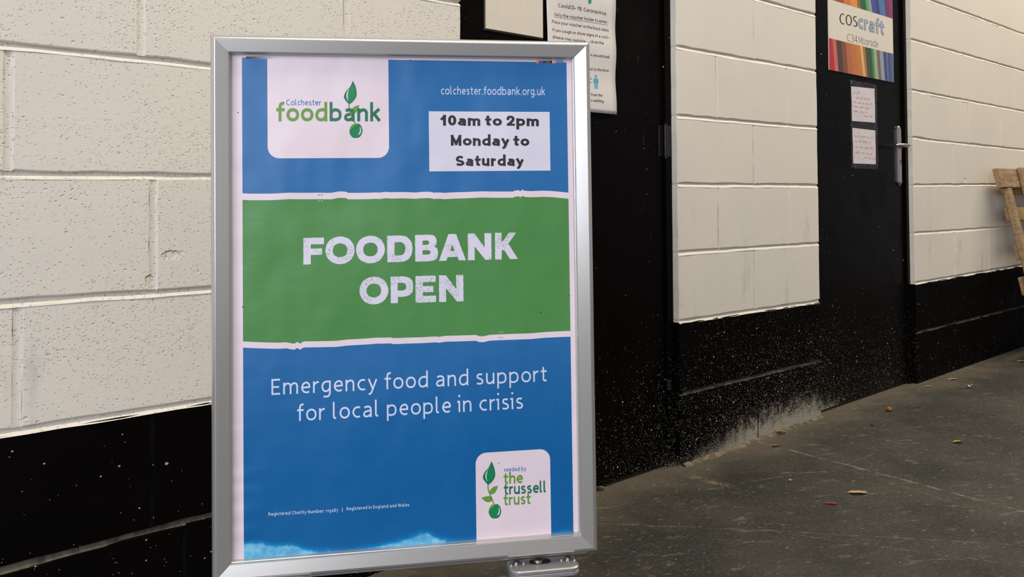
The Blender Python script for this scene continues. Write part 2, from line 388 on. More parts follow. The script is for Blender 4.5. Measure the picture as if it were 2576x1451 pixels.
# ================================================================ DOORS
FY, LY = .022, .034   # front of frame, front of leaf
def door(name, xl, xr, hinge_z, hinge_side):
    ZT = ZN(HEAD)
    bm = bmesh.new(); fl = .030
    bx(bm, xl+fl+.003, xr-fl-.003, LY, LY+.044, FLOOR_Z+.009, ZT-.036, .0015, seg=1)
    leaf = from_bm(name, bm, BLACK_DOOR); tag(leaf, kind='structure')
    bm = bmesh.new()
    bx(bm, xl+.001, xl+fl, FY, .099, FLOOR_Z, ZT-.002, .002, seg=1); bx(bm, xr-fl, xr-.001, FY, .099, FLOOR_Z, ZT-.002, .002, seg=1)
    bx(bm, xl+fl, xr-fl, FY, .099, ZT-.032, ZT-.002, .002, seg=1)
    # stop bead behind the leaf
    bx(bm, xl+fl, xl+fl+.012, LY+.046, .098, FLOOR_Z, ZT-.032); bx(bm, xr-fl-.012, xr-fl, LY+.046, .098, FLOOR_Z, ZT-.032)
    from_bm('door_frame', bm, BLACK_DOOR, leaf)
    for hi_, hz in enumerate(hinge_z):
        bm = bmesh.new(); hx = xr-fl-.0015 if hinge_side > 0 else xl+fl+.0015
        if hi_ == 1:
            for q_ in (-.011, .0, .011): cyl(bm, (hx, FY-.001, hz+q_), (0, 0, 1), .0085, .009, 14)
            from_bm('hinge', bm, plain('hinge_black', s2l(40, 38, 34), .35, .3, bstr=0), leaf); continue
        for i in range(5): cyl(bm, (hx, FY+.001, hz-.04+i*.02), (0, 0, 1), .0065, .0188, 14)
        cyl(bm, (hx, FY+.001, hz), (0, 0, 1), .0045, .112, 12)
        bx(bm, hx-.024, hx, LY-.0016, LY+.001, hz-.05, hz+.05, .0005, seg=1); bx(bm, hx, hx+.024, FY-.0012, FY+.001, hz-.05, hz+.05, .0005, seg=1)
        from_bm('hinge', bm, plain('hinge_black', s2l(34, 32, 30), .35, .3, bstr=0), leaf)
    return leaf
door_1 = door('door_1', D1L, D1R, (on_wall(1680, 355, FY).z, on_wall(1690, 965, FY).z, 1.85), 1)
door_2 = door('door_2', D2L, D2R, (), -1)
# lever handle of door 2
CH = NT('brushed_chrome'); CH.set(Base_Color=s2l(196, 190, 182), Metallic=1.0, Roughness=.24); CH = CH.m
pc = on_wall(2261, 391, LY-.004); hx = pc.x
zt_, zb_ = on_wall(2261, 317, LY).z, on_wall(2262, 467, LY).z
bm = bmesh.new()
hw = .019; n_ = 8; out = []
for i in range(n_+1): a = math.pi*i/n_; out.append((hx+hw*math.cos(a), zt_-hw*.9+hw*.9*math.sin(a)))
for i in range(n_+1): a = math.pi+math.pi*i/n_; out.append((hx+hw*math.cos(a), zb_+hw*.9+hw*.9*math.sin(a)))
N = len(out); cz = (zt_+zb_)/2
rings = []
for ins, yy in ((0, LY), (0, LY-.006), (.005, LY-.0105), (.0095, LY-.0125)):
    rings.append([bm.verts.new((hx+(x-hx)*(1-ins/hw), yy, cz+(z-cz)*(1-ins/((zt_-zb_)/2)))) for x, z in out])
for p, q in zip(rings, rings[1:]):
    for i in range(N): bm.faces.new((p[i], p[(i+1) % N], q[(i+1) % N], q[i]))
bm.faces.new(rings[-1])
handle = from_bm('door_handle', bm, CH, door_2)
bm = bmesh.new()   # lever: spindle neck out of the plate, then a rounded bar back towards the hinge side
zl = on_wall(2290, 367, LY-.05).z; ly = LY-.052
path = [(hx, LY-.008, zl), (hx, LY-.028, zl), (hx-.001, LY-.044, zl), (hx-.010, ly-.002, zl), (hx-.03, ly-.004, zl+.001), (hx-.07, ly-.002, zl+.001), (hx-.115, ly+.003, zl-.001), (hx-.122, ly+.010, zl-.001)]
pr = None
for i, p in enumerate(path):
    p = Vector(p); t = (Vector(path[min(i+1, len(path)-1)])-Vector(path[max(i-1, 0)])).normalized()
    sd = t.cross(Vector((0, 0, 1))).normalized(); rr = .0085 if i < 3 else .010; rz = .0085 if i < 3 else .0075
    if i == len(path)-1: rr *= .5; rz *= .6
    ring = [bm.verts.new(p+sd*rr*math.cos(2*math.pi*j/14)+Vector((0, 0, 1))*rz*math.sin(2*math.pi*j/14)) for j in range(14)]
    if pr:
        for j in range(14): bm.faces.new((pr[j], pr[(j+1) % 14], ring[(j+1) % 14], ring[j]))
    else: bm.faces.new(ring)
    pr = ring
bm.faces.new(pr)
cyl(bm, (hx, LY-.012, zl), (0, 1, 0), .0135, .006, 20)
from_bm('lever', bm, CH, handle, smooth=True)
bm = bmesh.new(); kz = on_wall(2263, 405, LY).z
cyl(bm, (hx, LY-.0115, kz), (0, 1, 0), .0085, .003, 20); bx(bm, hx-.0035, hx+.0035, LY-.0135, LY-.011, kz-.016, kz-.002, .001, seg=1)
from_bm('keyhole', bm, plain('keyhole_metal', s2l(120, 112, 100), .3, .9, bstr=0), handle)
bm = bmesh.new()
for zz in (zt_-.018, zb_+.018): cyl(bm, (hx, LY-.011, zz), (0, 1, 0), .0035, .002, 12)
from_bm('screw', bm, plain('screw_metal', s2l(150, 145, 135), .3, .9, bstr=0), handle)
# ================================================================ LETTERING
def catmull(p, closed=False, k=6):
    n_ = len(p); out = []
    for i in range(n_ if closed else n_-1):
        if closed: a, b, c, d = p[i-1], p[i], p[(i+1) % n_], p[(i+2) % n_]
        else: a, b, c, d = p[max(i-1, 0)], p[i], p[i+1], p[min(i+2, n_-1)]
        for j in range(k):
            t = j/k; t2 = t*t; t3 = t2*t
            out.append(tuple(.5*(2*b[m]+(c[m]-a[m])*t+(2*a[m]-5*b[m]+4*c[m]-d[m])*t2+(3*b[m]-a[m]-3*c[m]+d[m])*t3) for m in (0, 1)))
    if not closed: out.append(tuple(p[-1]))
    return out
def ell(cx, cy, rx, ry, n_=28, e=.94):
    o = []
    for i in range(n_):
        a = 2*math.pi*i/n_; c, s = math.cos(a), math.sin(a)
        o.append((cx+rx*math.copysign(abs(c)**e, c), cy+ry*math.copysign(abs(s)**e, s)))
    return o
ASP = 1.0   # weight of the horizontals against the stems
def ribbon(pts, hw, closed=False, ext=0.0, rough=0.0, V=None, Fc=None):
    """flat stroke of half width hw along pts, mitred, appended to V (2d) and Fc"""
    P = [Vector(p) for p in pts]
    if not closed and ext:
        P[0] = P[0]+(P[0]-P[1]).normalized()*ext; P[-1] = P[-1]+(P[-1]-P[-2]).normalized()*ext
    if rough:
        Q = []; m_ = len(P)
        for i in range(m_ if closed else m_-1):
            a, b = P[i], P[(i+1) % m_]; k = max(1, int((b-a).length/.07))
            for j in range(k): Q.append(a+(b-a)*j/k)
        if not closed: Q.append(P[-1])
        P = Q
    m_ = len(P); base = len(V)
    for i in range(m_):
        a = P[i-1] if (closed or i > 0) else None; c = P[(i+1) % m_] if (closed or i < m_-1) else None
        d1 = (P[i]-a).normalized() if a is not None else (c-P[i]).normalized()
        d2 = (c-P[i]).normalized() if c is not None else d1
        n1 = Vector((-d1.y, d1.x)); n2 = Vector((-d2.y, d2.x)); nn = (n1+n2)
        nn = nn.normalized() if nn.length > 1e-6 else n1
        k = 1/max(.5, nn.dot(n1)); j1 = 1+random.uniform(-rough, rough); j2 = 1+random.uniform(-rough, rough)
        o_ = Vector((nn.x*hw, nn.y*hw*ASP))*k; V.append(P[i]+o_*j1); V.append(P[i]-o_*j2)
    for i in range(m_ if closed else m_-1):
        a = base+2*i; b = base+2*((i+1) % m_); Fc.append((a, a+1, b+1, b))
LIFT = 5e-5
def lifted(V, Fc):
    """overlapping strokes are laid one over the other like brush strokes, a hair apart"""
    lf = [0.0]*len(V); par = list(range(len(V)))
    def fnd(i):
        while par[i] != i: par[i] = par[par[i]]; i = par[i]
        return i
    for f in Fc:
        for q in f[1:]: par[fnd(q)] = fnd(f[0])
    seen = {}
    for i in range(len(V)):
        r = fnd(i); seen.setdefault(r, len(seen)); lf[i] = LIFT*(seen[r] % 4)
    return lf
def S(*p): return ('s', p)
def L(*p): return ('l', p)
def O(cx, cy, rx, ry): return ('o', (cx, cy, rx, ry))
def D(x, y): return ('d', (x, y))
G_ = {
 'a': (.68, [S((.06, .92), (.2, .98), (.36, 1), (.56, .93), (.65, .72), (.65, .6)), L((.65, .65), (.65, 0)), S((.65, .57), (.36, .55), (.1, .45), (0, .24), (.06, .07), (.24, 0), (.46, .05), (.65, .26))]),
 'b': (.76, [L((0, 1.48), (0, 0)), S((0, .72), (.16, .93), (.4, 1), (.67, .86), (.76, .5), (.67, .14), (.38, 0), (.16, .03), (0, .1))]),
 'c': (.62, [S((.62, .95), (.42, 1), (.16, .88), (0, .5), (.16, .12), (.42, 0), (.62, .05))]),
 'd': (.76, [L((.76, 1.48), (.76, 0)), S((.76, .95), (.55, 1), (.38, 1), (.12, .86), (0, .48), (.1, .12), (.32, 0), (.56, .07), (.76, .32))]),
 'e': (.7, [L((.04, .5), (.66, .53)), S((.68, .53), (.66, .76), (.54, .95), (.38, 1), (.14, .88), (0, .5), (.13, .14), (.4, 0), (.64, .07))]),
 'f': (.46, [S((.5, 1.46), (.4, 1.48), (.24, 1.4), (.18, 1.15)), L((.18, 1.2), (.18, 0)), L((0, 1), (.44, 1))]),
 'g': (.7, [S((.7, 1), (.38, 1), (.12, .87), (0, .5), (.1, .14), (.32, 0.02), (.54, .12), (.7, .38)), L((.7, 1), (.7, -.1)), S((.7, -.08), (.62, -.34), (.42, -.44), (.12, -.42))]),
 'h': (.66, [L((0, 1.48), (0, 0)), S((0, .7), (.18, .92), (.4, 1), (.6, .9), (.66, .62)), L((.66, .66), (.66, 0))]),
 'i': (.0, [L((-.13, 1), (0, 1), (0, 0)), D(0, 1.42)]),
 'k': (.6, [L((0, 1.48), (0, 0)), L((.56, 1), (.08, .5)), L((.2, .62), (.6, 0))]),
 'l': (.18, [L((0, 1.48), (0, .2)), S((0, .22), (.05, .04), (.2, 0))]),
 'm': (1.2, [L((0, 1), (0, 0)), S((0, .7), (.16, .93), (.34, 1), (.54, .9), (.6, .62)), L((.6, .66), (.6, 0)), S((.6, .7), (.76, .93), (.94, 1), (1.14, .9), (1.2, .62)), L((1.2, .66), (1.2, 0))]),
 'n': (.66, [L((0, 1), (0, 0)), S((0, .7), (.18, .92), (.4, 1), (.6, .9), (.66, .62)), L((.66, .66), (.66, 0))]),
 'o': (.8, [O(.4, .5, .4, .5)]),
 'p': (.76, [L((0, 1), (0, -.42)), S((0, .72), (.16, .93), (.4, 1), (.67, .86), (.76, .5), (.67, .14), (.38, 0), (.16, .03), (0, .08))]),
 'r': (.42, [L((0, 1), (0, 0)), S((0, .66), (.12, .86), (.26, .97), (.44, 1))]),
 's': (.52, [S((.49, .96), (.3, 1), (.1, .95), (.03, .78), (.1, .62), (.28, .53), (.46, .42), (.53, .24), (.46, .06), (.26, 0), (0, .05))]),
 't': (.44, [L((.16, 1.3), (.16, .24)), S((.16, .26), (.2, .05), (.34, 0), (.46, .02)), L((-.02, 1), (.42, 1))]),
 'u': (.66, [L((0, 1), (0, .36)), S((0, .4), (.06, .1), (.26, 0), (.48, .08), (.66, .3)), L((.66, 1), (.66, 0))]),
 'y': (.68, [L((0, 1), (.36, 0.02)), S((.7, 1), (.38, .1), (.26, -.22), (.14, -.38), (-.02, -.42))]),
 'E': (.62, [L((.62, 1.36), (0, 1.36), (0, 0), (.62, 0)), L((0, .7), (.54, .7))]),
 'C': (.86, [S((.86, 1.3), (.6, 1.36), (.22, 1.2), (0, .68), (.22, .14), (.6, 0), (.86, .07))]),
 'R': (.7, [L((0, 0), (0, 1.36)), S((0, 1.36), (.4, 1.36), (.62, 1.2), (.62, .86), (.4, .68), (0, .66)), L((.34, .66), (.7, 0))]),
 'N': (.84, [L((0, 0), (0, 1.36), (.84, 0), (.84, 1.36))]),
 'M': (1.1, [L((0, 0), (0, 1.36), (.55, .3), (1.1, 1.36), (1.1, 0))]),
 'W': (1.4, [L((0, 1.36), (.35, 0), (.7, 1.3), (1.05, 0), (1.4, 1.36))]),
 '1': (.34, [L((0, .8), (.24, 1), (.24, 0))]), '2': (.6, [S((.02, .86), (.25, 1), (.5, .9), (.52, .66), (.3, .34), (0, 0)), L((0, 0), (.6, 0))]),
 '5': (.56, [L((.5, 1), (.06, 1), (.04, .45)), S((.04, .45), (.3, .5), (.54, .3), (.52, -.15), (.3, -.38), (0, -.42))]),
 '8': (.66, [O(.33, 1.05, .28, .31), O(.33, .37, .33, .37)]), '7': (.6, [L((0, 1), (.6, 1), (.2, -.42))]),
 '3': (.6, [S((.02, 1.3), (.3, 1.36), (.56, 1.2), (.5, .85), (.24, .74)), S((.24, .74), (.56, .62), (.6, .3), (.36, 0), (0, .06))]),
 '4': (.7, [L((.52, 0), (.52, 1.36), (0, .38), (.72, .38))]),
 '.': (.0, [D(0, .05)]), ':': (.0, [D(0, .08), D(0, .85)]), '|': (0, [L((0, 1.35), (0, -.3))]), '-': (.4, [L((0, .5), (.4, .5))]),
}
G_['q'] = G_['g']
G_.update({'v': (.64, [L((0, 1), (.32, .02)), L((.64, 1), (.32, .02))]), 'w': (1.0, [L((0, 1), (.25, .02)), L((.25, .02), (.5, .95)), L((.5, .95), (.75, .02)), L((.75, .02), (1, 1))]),
 'I': (0, [L((0, 0), (0, 1.36))]), 'O': (1.0, [O(.5, .68, .5, .68)]), 'D': (.86, [L((0, 0), (0, 1.36)), S((0, 1.36), (.36, 1.36), (.7, 1.2), (.86, .68), (.7, .16), (.36, 0), (0, 0))]),
 'P': (.7, [L((0, 0), (0, 1.36)), S((0, 1.36), (.45, 1.36), (.68, 1.2), (.68, .82), (.45, .64), (0, .62))]), '9': (.62, [O(.31, .94, .31, .42), S((.62, .95), (.58, .3), (.34, 0), (.06, .04))]),
 '0': (.66, [O(.33, .68, .33, .68)]), '–': (.6, [L((0, .55), (.6, .55))]),
 'S': (.8, [S((.74, 1.26), (.44, 1.36), (.14, 1.27), (.04, 1.02), (.16, .82), (.44, .71), (.7, .58), (.82, .36), (.7, .1), (.4, 0), (.0, .1))])})
LIN = {'1': (.36, [L((0, 1.04), (.3, 1.36)), L((.3, 1.36), (.3, 0))]), '2': (.7, [S((.0, 1.0), (.1, 1.3), (.36, 1.36), (.64, 1.24), (.66, .92), (.4, .48), (.04, .0)), L((.04, 0), (.72, 0))]),
 'M': (1.0, [L((0, 0), (0, 1.36)), L((0, 1.36), (.5, .15)), L((.5, .15), (1, 1.36)), L((1, 1.36), (1, 0))])}
def stroke_text(txt, wgt, gap=.30, space=.46):
    V, Fc = [], []; x = wgt/2; rnd_gap = {'o': -.05, 'c': -.05, 'e': -.05, 't': -.05, 'f': -.07, 'r': -.08, 'y': -.07, 'l': .0}
    spans = []
    for ch in txt:
        if ch == ' ': x += space; continue
        w_, strokes = G_[ch]; x0 = x
        ym = lambda y: (wgt/2+y*(1-wgt)) if 0 <= y <= 1 else (y-wgt/2 if y > 1 else y+wgt/2)
        f0 = len(Fc)
        for typ, q in strokes:
            if typ == 'o':
                cx, cy, rx, ry = q; yt, yb = ym(cy+ry), ym(cy-ry)
                ribbon(ell(x+cx, (yt+yb)/2, rx, (yt-yb)/2), wgt/2, True, V=V, Fc=Fc)
            elif typ == 'd':
                b = len(V); r = wgt*.66; V += [Vector((x+q[0]+r*math.cos(a*math.pi/6), max(q[1], r*.8)+r*math.sin(a*math.pi/6))) for a in range(12)]; Fc.append(tuple(range(b, b+12)))
            elif typ == 'l' and len(q) > 2:
                for pa, pb in zip(q, q[1:]): ribbon([(x+pa[0], ym(pa[1])), (x+pb[0], ym(pb[1]))], wgt/2, ext=wgt/2, V=V, Fc=Fc)
            else:
                pts = catmull(q) if typ == 's' else list(q)
                pts = [(x+a, ym(b)) for a, b in pts]
                ribbon(pts, wgt/2, ext=wgt/2 if typ == 'l' else wgt*.12, V=V, Fc=Fc)
        spans.append((ch, x0, x0+w_, f0, len(Fc)))
        x += w_+gap+wgt+rnd_gap.get(ch, 0)
    return V, Fc, spans
def fit_text(V, A, B, vs_):
    """map text to the baseline A->B (plane coordinates), one text unit high = vs_"""
    x0 = min(v.x for v in V); x1 = max(v.x for v in V); d = (B[0]-A[0], B[1]-A[1])
    return [(A[0]+d[0]*(v.x-x0)/(x1-x0), A[1]+d[1]*(v.x-x0)/(x1-x0)+v.y*vs_) for v in V]
# ================================================================ PAVEMENT SIGN
TH, LEAN, ROLL = -0.5594850660747842, 0.0038489074311131226, 0.007055797069014062
ex = Vector((math.cos(TH), math.sin(TH), 0)); nb = ex.cross(Vector((0, 0, 1)))
e2 = Vector((0, 0, 1))*math.cos(LEAN)-nb*math.sin(LEAN)
SA = ex*math.cos(ROLL)+e2*math.sin(ROLL); SB = -ex*math.sin(ROLL)+e2*math.cos(ROLL); SN = SA.cross(SB)   # right, up, towards the viewer
SO = Vector((0.8201753509, -0.499987591, 0.67684193))
WS, HS = .638, .885
ZC = .6879   # height of the sheet's centre above the floor, in sign space
sign = empty('pavement_sign', SO-SB*ZC, 'silver snap-frame pavement sign with blue and green FOODBANK OPEN poster', 'sign')
sign.matrix_world = Matrix(((SA.x, -SN.x, SB.x, 0), (SA.y, -SN.y, SB.y, 0), (SA.z, -SN.z, SB.z, 0), (0, 0, 0, 1)))
sign.matrix_world.translation = SO-SB*ZC
WP = -.0185  # sheet lies this far behind the face of the frame
def sp(px, py, w_=WP):
    P = hit(px, py, SO+SN*w_, SN)-SO-SN*w_; return (P.dot(SA), P.dot(SB))
def s3(u, v, w_): return (u, -w_, v+ZC)
def alu(name, rough=.33, col=(204, 202, 195)):
    n = NT(name); n.set(Base_Color=s2l(*col), Metallic=.68, Roughness=rough)
    n.bump(n.noise(1, 3, vec=n.scale(n.O(), (900, 900, 40))), .04, .0005); return n.m
ALU = alu('satin_aluminium', .25)
prof = [(0.0, -.026), (0.0, -.0066), (.0010, -.0045), (.0026, -.0028), (.0045, -.0015), (.0062, -.0006), (.0078, -.0001), (.0275, -.0040), (.0286, -.0048), (.0290, -.0062), (.0292, -.0095), (.0300, -.0098), (.0302, -.0110), (.0308, -.0186)]
rot4 = [(1, 0), (0, 1), (-1, 0), (0, -1)]
cn = [(-1, 1), (1, 1), (1, -1), (-1, -1)]
for i in range(4):
    a, b = cn[i], cn[(i+1) % 4]; vs_ = []
    for (sx, sy), gp in ((a, 1), (b, -1)):
        for s_, w_ in prof:
            u, v = sx*(WS/2-s_), sy*(HS/2-s_)
            vs_.append(s3(u, v, w_))
    n_ = len(prof)
    fs = [(j, j+1, n_+j+1, n_+j) for j in range(n_-1)]
    o = mesh('frame_rail', vs_, fs, ALU, sign)
    for pl in o.data.polygons: pl.use_smooth = pl.index in (1, 2, 3, 4, 5)
bm = bmesh.new(); bx(bm, -WS/2+.002, WS/2-.002, .0195, .026, ZC-HS/2+.002, ZC+HS/2-.002, .001, seg=1)
from_bm('back_panel', bm, plain('grey_backing', s2l(150, 150, 150), .6), sign)
# --- printed sheet. every ink shares one slightly wavy glossy surface
def print_nodes(name, col, wear=None, rough=.34):
    n = NT(name); O_ = n.O()
    if not isinstance(col, tuple): col = col(n)
    elif wear: 
        x, y, z = n.sep(O_); vec = n.scale(O_, (1, 1, 1))
        w1 = n.ramp(n.noise(330, 4, .7, vec=O_), .50, .60); w2 = n.ramp(n.noise(30, 3, .6, vec=O_), .46, .60)
        col = n.mix(n.math('MULTIPLY', n.math('MULTIPLY', w1, w2), .62), col, wear)
    n.set(Base_Color=col, Roughness=rough); n.b.inputs['Specular IOR Level'].default_value = .34
    big = n.noise(1, 2, .5, vec=n.scale(O_, (7, 1, 4.5))); mid = n.noise(1, 3, .55, vec=n.scale(O_, (11, 1, 26)))
    x, y, z = n.sep(O_)
    rip = n.math('MULTIPLY', n.math('SINE', n.math('ADD', n.math('MULTIPLY', z, 190), n.math('MULTIPLY', n.noise(9, 2, vec=O_), 9))), n.math('MULTIPLY', n.ramp(x, -.225, -.285), n.ramp(z, .62, .3)))
    n.bump(n.math('ADD', n.math('ADD', n.math('MULTIPLY', big, 1.0), n.math('MULTIPLY', mid, .07)), n.math('MULTIPLY', rip, .035)), 1.0, .010)
    return n.m
I_PAPER = print_nodes('poster_paper', s2l(240, 223, 228))
I_BLUE = print_nodes('blue_ink', s2l(22, 106, 178)); I_GREEN = print_nodes('green_ink', s2l(84, 145, 78))
I_WHITE = print_nodes('white_ink', s2l(222, 226, 246)); I_STAMP = print_nodes('stamped_white_ink', s2l(230, 224, 238), wear=s2l(84, 142, 84))
I_TEXT = print_nodes('dark_ink', s2l(58, 50, 56)); I_LG = print_nodes('light_green_ink', s2l(112, 160, 66)); I_DG = print_nodes('dark_green_ink', s2l(40, 122, 86))
I_LEAF = print_nodes('leaf_green_ink', s2l(28, 138, 84)); I_RIM = print_nodes('leaf_rim_ink', s2l(34, 112, 82)); I_LB = print_nodes('label_blue_ink', s2l(66, 122, 190)); I_GLINT = print_nodes('pale_green_ink', s2l(206, 232, 220))
def water(n):
    x, y, z = n.sep(n.O()); z = n.math('SUBTRACT', z, ZC)
    u0, _ = sp(1070, 1370); g = lambda c, w_, h: n.math('MULTIPLY', n.math('EXPONENT', n.math('MULTIPLY', n.math('POWER', n.math('DIVIDE', n.math('SUBTRACT', x, c), w_), 2.0), -1.0)), h)
    hgt = n.math('ADD', n.math('ADD', g(-.262, .055, .027), g(u0, .030, .017)), n.math('ADD', g(-.19, .030, .012), g(u0-.05, .04, .008)))
    hgt = n.math('ADD', hgt, n.math('MULTIPLY', n.math('SUBTRACT', n.noise(38, 5, .6, vec=n.O()), .5), .016))
    d = n.math('SUBTRACT', n.math('ADD', -.4125, hgt), z)
    gd = n.ramp(z, .0, -.3)
    base = n.mix(gd, s2l(44, 113, 172), s2l(16, 101, 162))
    halo = n.mix(n.ramp(d, -.007, .001), base, s2l(0, 128, 190))
    sky = n.mix(n.ramp(n.noise(60, 4, vec=n.O()), .35, .65), s2l(84, 168, 212), s2l(128, 204, 232))
    return n.mix(n.ramp(d, .0, .006), halo, sky)
I_WATER = print_nodes('lower_blue_ink', water)
def blue_up(n):
    x, y, z = n.sep(n.O()); return s2l(44, 113, 172)
def area_print(name, pts, m, parent, lay, world=False):
    me = bpy.data.meshes.new(name); q = [Vector((p[0], p[1], 0)) for p in pts]
    from mathutils.geometry import tessellate_polygon
    tris = tessellate_polygon([q])
    me.from_pydata([s3(p[0], p[1], WP+lay) for p in pts], [], [tuple(t) for t in tris]); me.update()
    return link(name, me, m, parent)
X0, X1, Y0, Y1 = -WS/2+.028, WS/2-.028, -HS/2+.028, HS/2-.028
poster = mesh('poster', [s3(X0, Y0, WP), s3(X1, Y0, WP), s3(X1, Y1, WP), s3(X0, Y1, WP)], [(0, 1, 2, 3)], I_PAPER, sign)
L1, L2, L3 = .00008, .00018, .00030
tornA = [(611, 486), (629, 487), (652, 487), (678, 487), (700, 486), (726, 484.5), (760, 484.8), (800, 484.6), (833, 485), (850, 481.6), (862, 481.4), (870, 482), (876, 485), (905, 485), (930, 484.5), (945, 483.8), (955, 484.4), (965, 482.8), (975, 482.4), (981, 483.3), (1013, 482.8), (1022, 483), (1046, 484), (1057, 482.8), (1075, 482), (1088, 483), (1089, 484.5), (1104, 483.8), (1118, 485), (1136, 483.8), (1180, 482.5), (1213, 481), (1252, 481.6), (1291, 481.6), (1294, 479), (1300, 479), (1304, 477.6), (1307, 480), (1310, 480), (1314, 477), (1320, 479.5), (1326, 480), (1334, 480.6), (1363, 479.5), (1385, 480), (1407, 482), (1429, 484.5)]
tornB = [(612, 858.5), (640, 860), (668, 861), (700, 861.7), (720, 860.6), (735, 863.5), (741, 864), (745, 861), (749, 860), (752, 863), (755.7, 863.6), (760, 860.5), (765, 858.4), (800, 858), (846, 857), (872, 854), (925, 851), (948, 849), (963, 849), (985, 848.4), (986, 850), (1005, 850), (1020, 849), (1060, 848), (1096, 846), (1104, 847), (1120, 844.5), (1160, 843.5), (1197, 842.2), (1205, 845.4), (1216, 845.6), (1224, 843.8), (1232, 842), (1250, 841), (1290, 839.6), (1336, 838), (1368, 835), (1400, 833.4), (1435, 832)]
uL = (sp(609.5, 200)[0]+sp(612, 1200)[0])/2; uR = (sp(1427.5, 200)[0]+sp(1438.5, 1200)[0])/2
vT, vB = sp(900, 149)[1], sp(613, 1409)[1]
def clampu(p): u, v = sp(*p); return (min(max(u, uL), uR), v)
up_ = [clampu(p) for p in tornA]; up_[0] = (uL, up_[0][1]); up_[-1] = (uR, up_[-1][1])
lo_ = [clampu(p) for p in tornB]; lo_[0] = (uL, lo_[0][1]); lo_[-1] = (uR, lo_[-1][1])
gap_ = 16.2/1500
area_print('blue_print', [(uL, vT), (uR, vT)]+up_[::-1], print_nodes('upper_blue_ink', s2l(44, 113, 172)), poster, L1)
area_print('green_print', [(u, v-gap_) for u, v in up_]+lo_[::-1], I_GREEN, poster, L1)
area_print('blue_print', [(u, v-gap_*.93) for u, v in lo_]+[(uR, vB), (uL, vB)], I_WATER, poster, L1)
def rc(x0, x1, y0, y1, r, top=False, bottom=False, n_=8):
    o = []
    for (cx, cy, a0, on) in ((x1, y1, 0, top), (x0, y1, 90, top), (x0, y0, 180, bottom), (x1, y0, 270, bottom)):
        if not on: o.append((cx, cy)); continue
        sx = -1 if cx == x1 else 1; sy = -1 if cy == y1 else 1
        for k in range(n_+1):
            a = math.radians(a0+90*k/n_); o.append((cx+sx*r+r*math.cos(a), cy+sy*r+r*math.sin(a)))
    return o
a, b = sp(673, 300), sp(979, 397)
area_print('logo_tab', rc(a[0], b[0], b[1], vT+.0005, .019, bottom=True), I_PAPER, poster, L2)
a, b = sp(1198, 1300), sp(1383.5, 1128)
area_print('logo_tab', rc(a[0], b[0], vB-.001, b[1], .0185, top=True), I_PAPER, poster, L2)
a, b = sp(1080, 431), sp(1382.5, 281.5)
lab = [(a[0], a[1]), (b[0], a[1]), (b[0], b[1]), (a[0], b[1])]
time_label = area_print('time_label', lab, print_nodes('label_paper', s2l(226, 224, 234), rough=.5), poster, L2)
def lettering(name, items, parent, lay, mat):
    """items: (verts, faces) in plane coordinates -> one mesh"""
    V, Fc = [], []
    for v, f in items:
        b = len(V); lf = lifted(v, f); V += [s3(p[0], p[1], WP+lay+z_) for p, z_ in zip(v, lf)]; Fc += [tuple(i+b for i in q) for q in f]
    return mesh(name, V, Fc, mat, parent)
def st(txt, A, B, h_px, wgt, gap=.30, space=.46, sub=None):
    V, Fc, spn = stroke_text(txt, wgt, gap, space); a = sp(*A); b = sp(*B)
    t = sp(A[0], A[1]-h_px); return fit_text(V, a, b, t[1]-a[1]), Fc, spn
v, f, _ = st('colchester.foodbank.org.uk', (1109.5, 237.5), (1371, 239.5), 14.6, .165, .26); lettering('web_lettering', [(v, f)], poster, L2, I_WHITE)
OLD = {k: G_[k] for k in LIN}; G_.update(LIN); ASP = .78
v1, f1, _ = st('10am to 2pm', (1107, 316), (1355.5, 317.5), 20, .36, .20, .42); v2, f2, _ = st('Monday to', (1133, 366.5), (1331.5, 367.5), 20, .36, .20, .42); v3, f3, _ = st('Saturday', (1147, 418), (1318, 417.5), 20, .36, .20, .42)
ASP = 1.0
lettering('opening_hours_lettering', [(v1, f1), (v2, f2), (v3, f3)], poster, L3, I_TEXT)
G_.update(OLD)
v1, f1, _ = st('Emergency food and support', (683, 993.4), (1375.5, 958.8), 29.5, .155, .285, .50); v2, f2, _ = st('for local people in crisis', (747.5, 1059), (1315.5, 1027.5), 29.5, .155, .285, .50)
lettering('slogan_lettering', [(v1, f1), (v2, f2)], poster, L2, I_WHITE)
v1, f1, _ = st('Registered Charity Number: 115287', (675.5, 1297), (850.5, 1286.5), 6.1, .19, .27); v2, f2, _ = st('Registered in England and Wales', (872, 1283.5), (1029.7, 1273), 6.1, .19, .27); v3, f3 = [(p[0], p[1]) for p in [sp(860.6, 1288), sp(861.8, 1288), sp(861.8, 1277), sp(860.6, 1277)]], [(0, 1, 2, 3)]
lettering('charity_lettering', [(v1, f1), (v2, f2), (v3, f3)], poster, L2, I_WHITE)
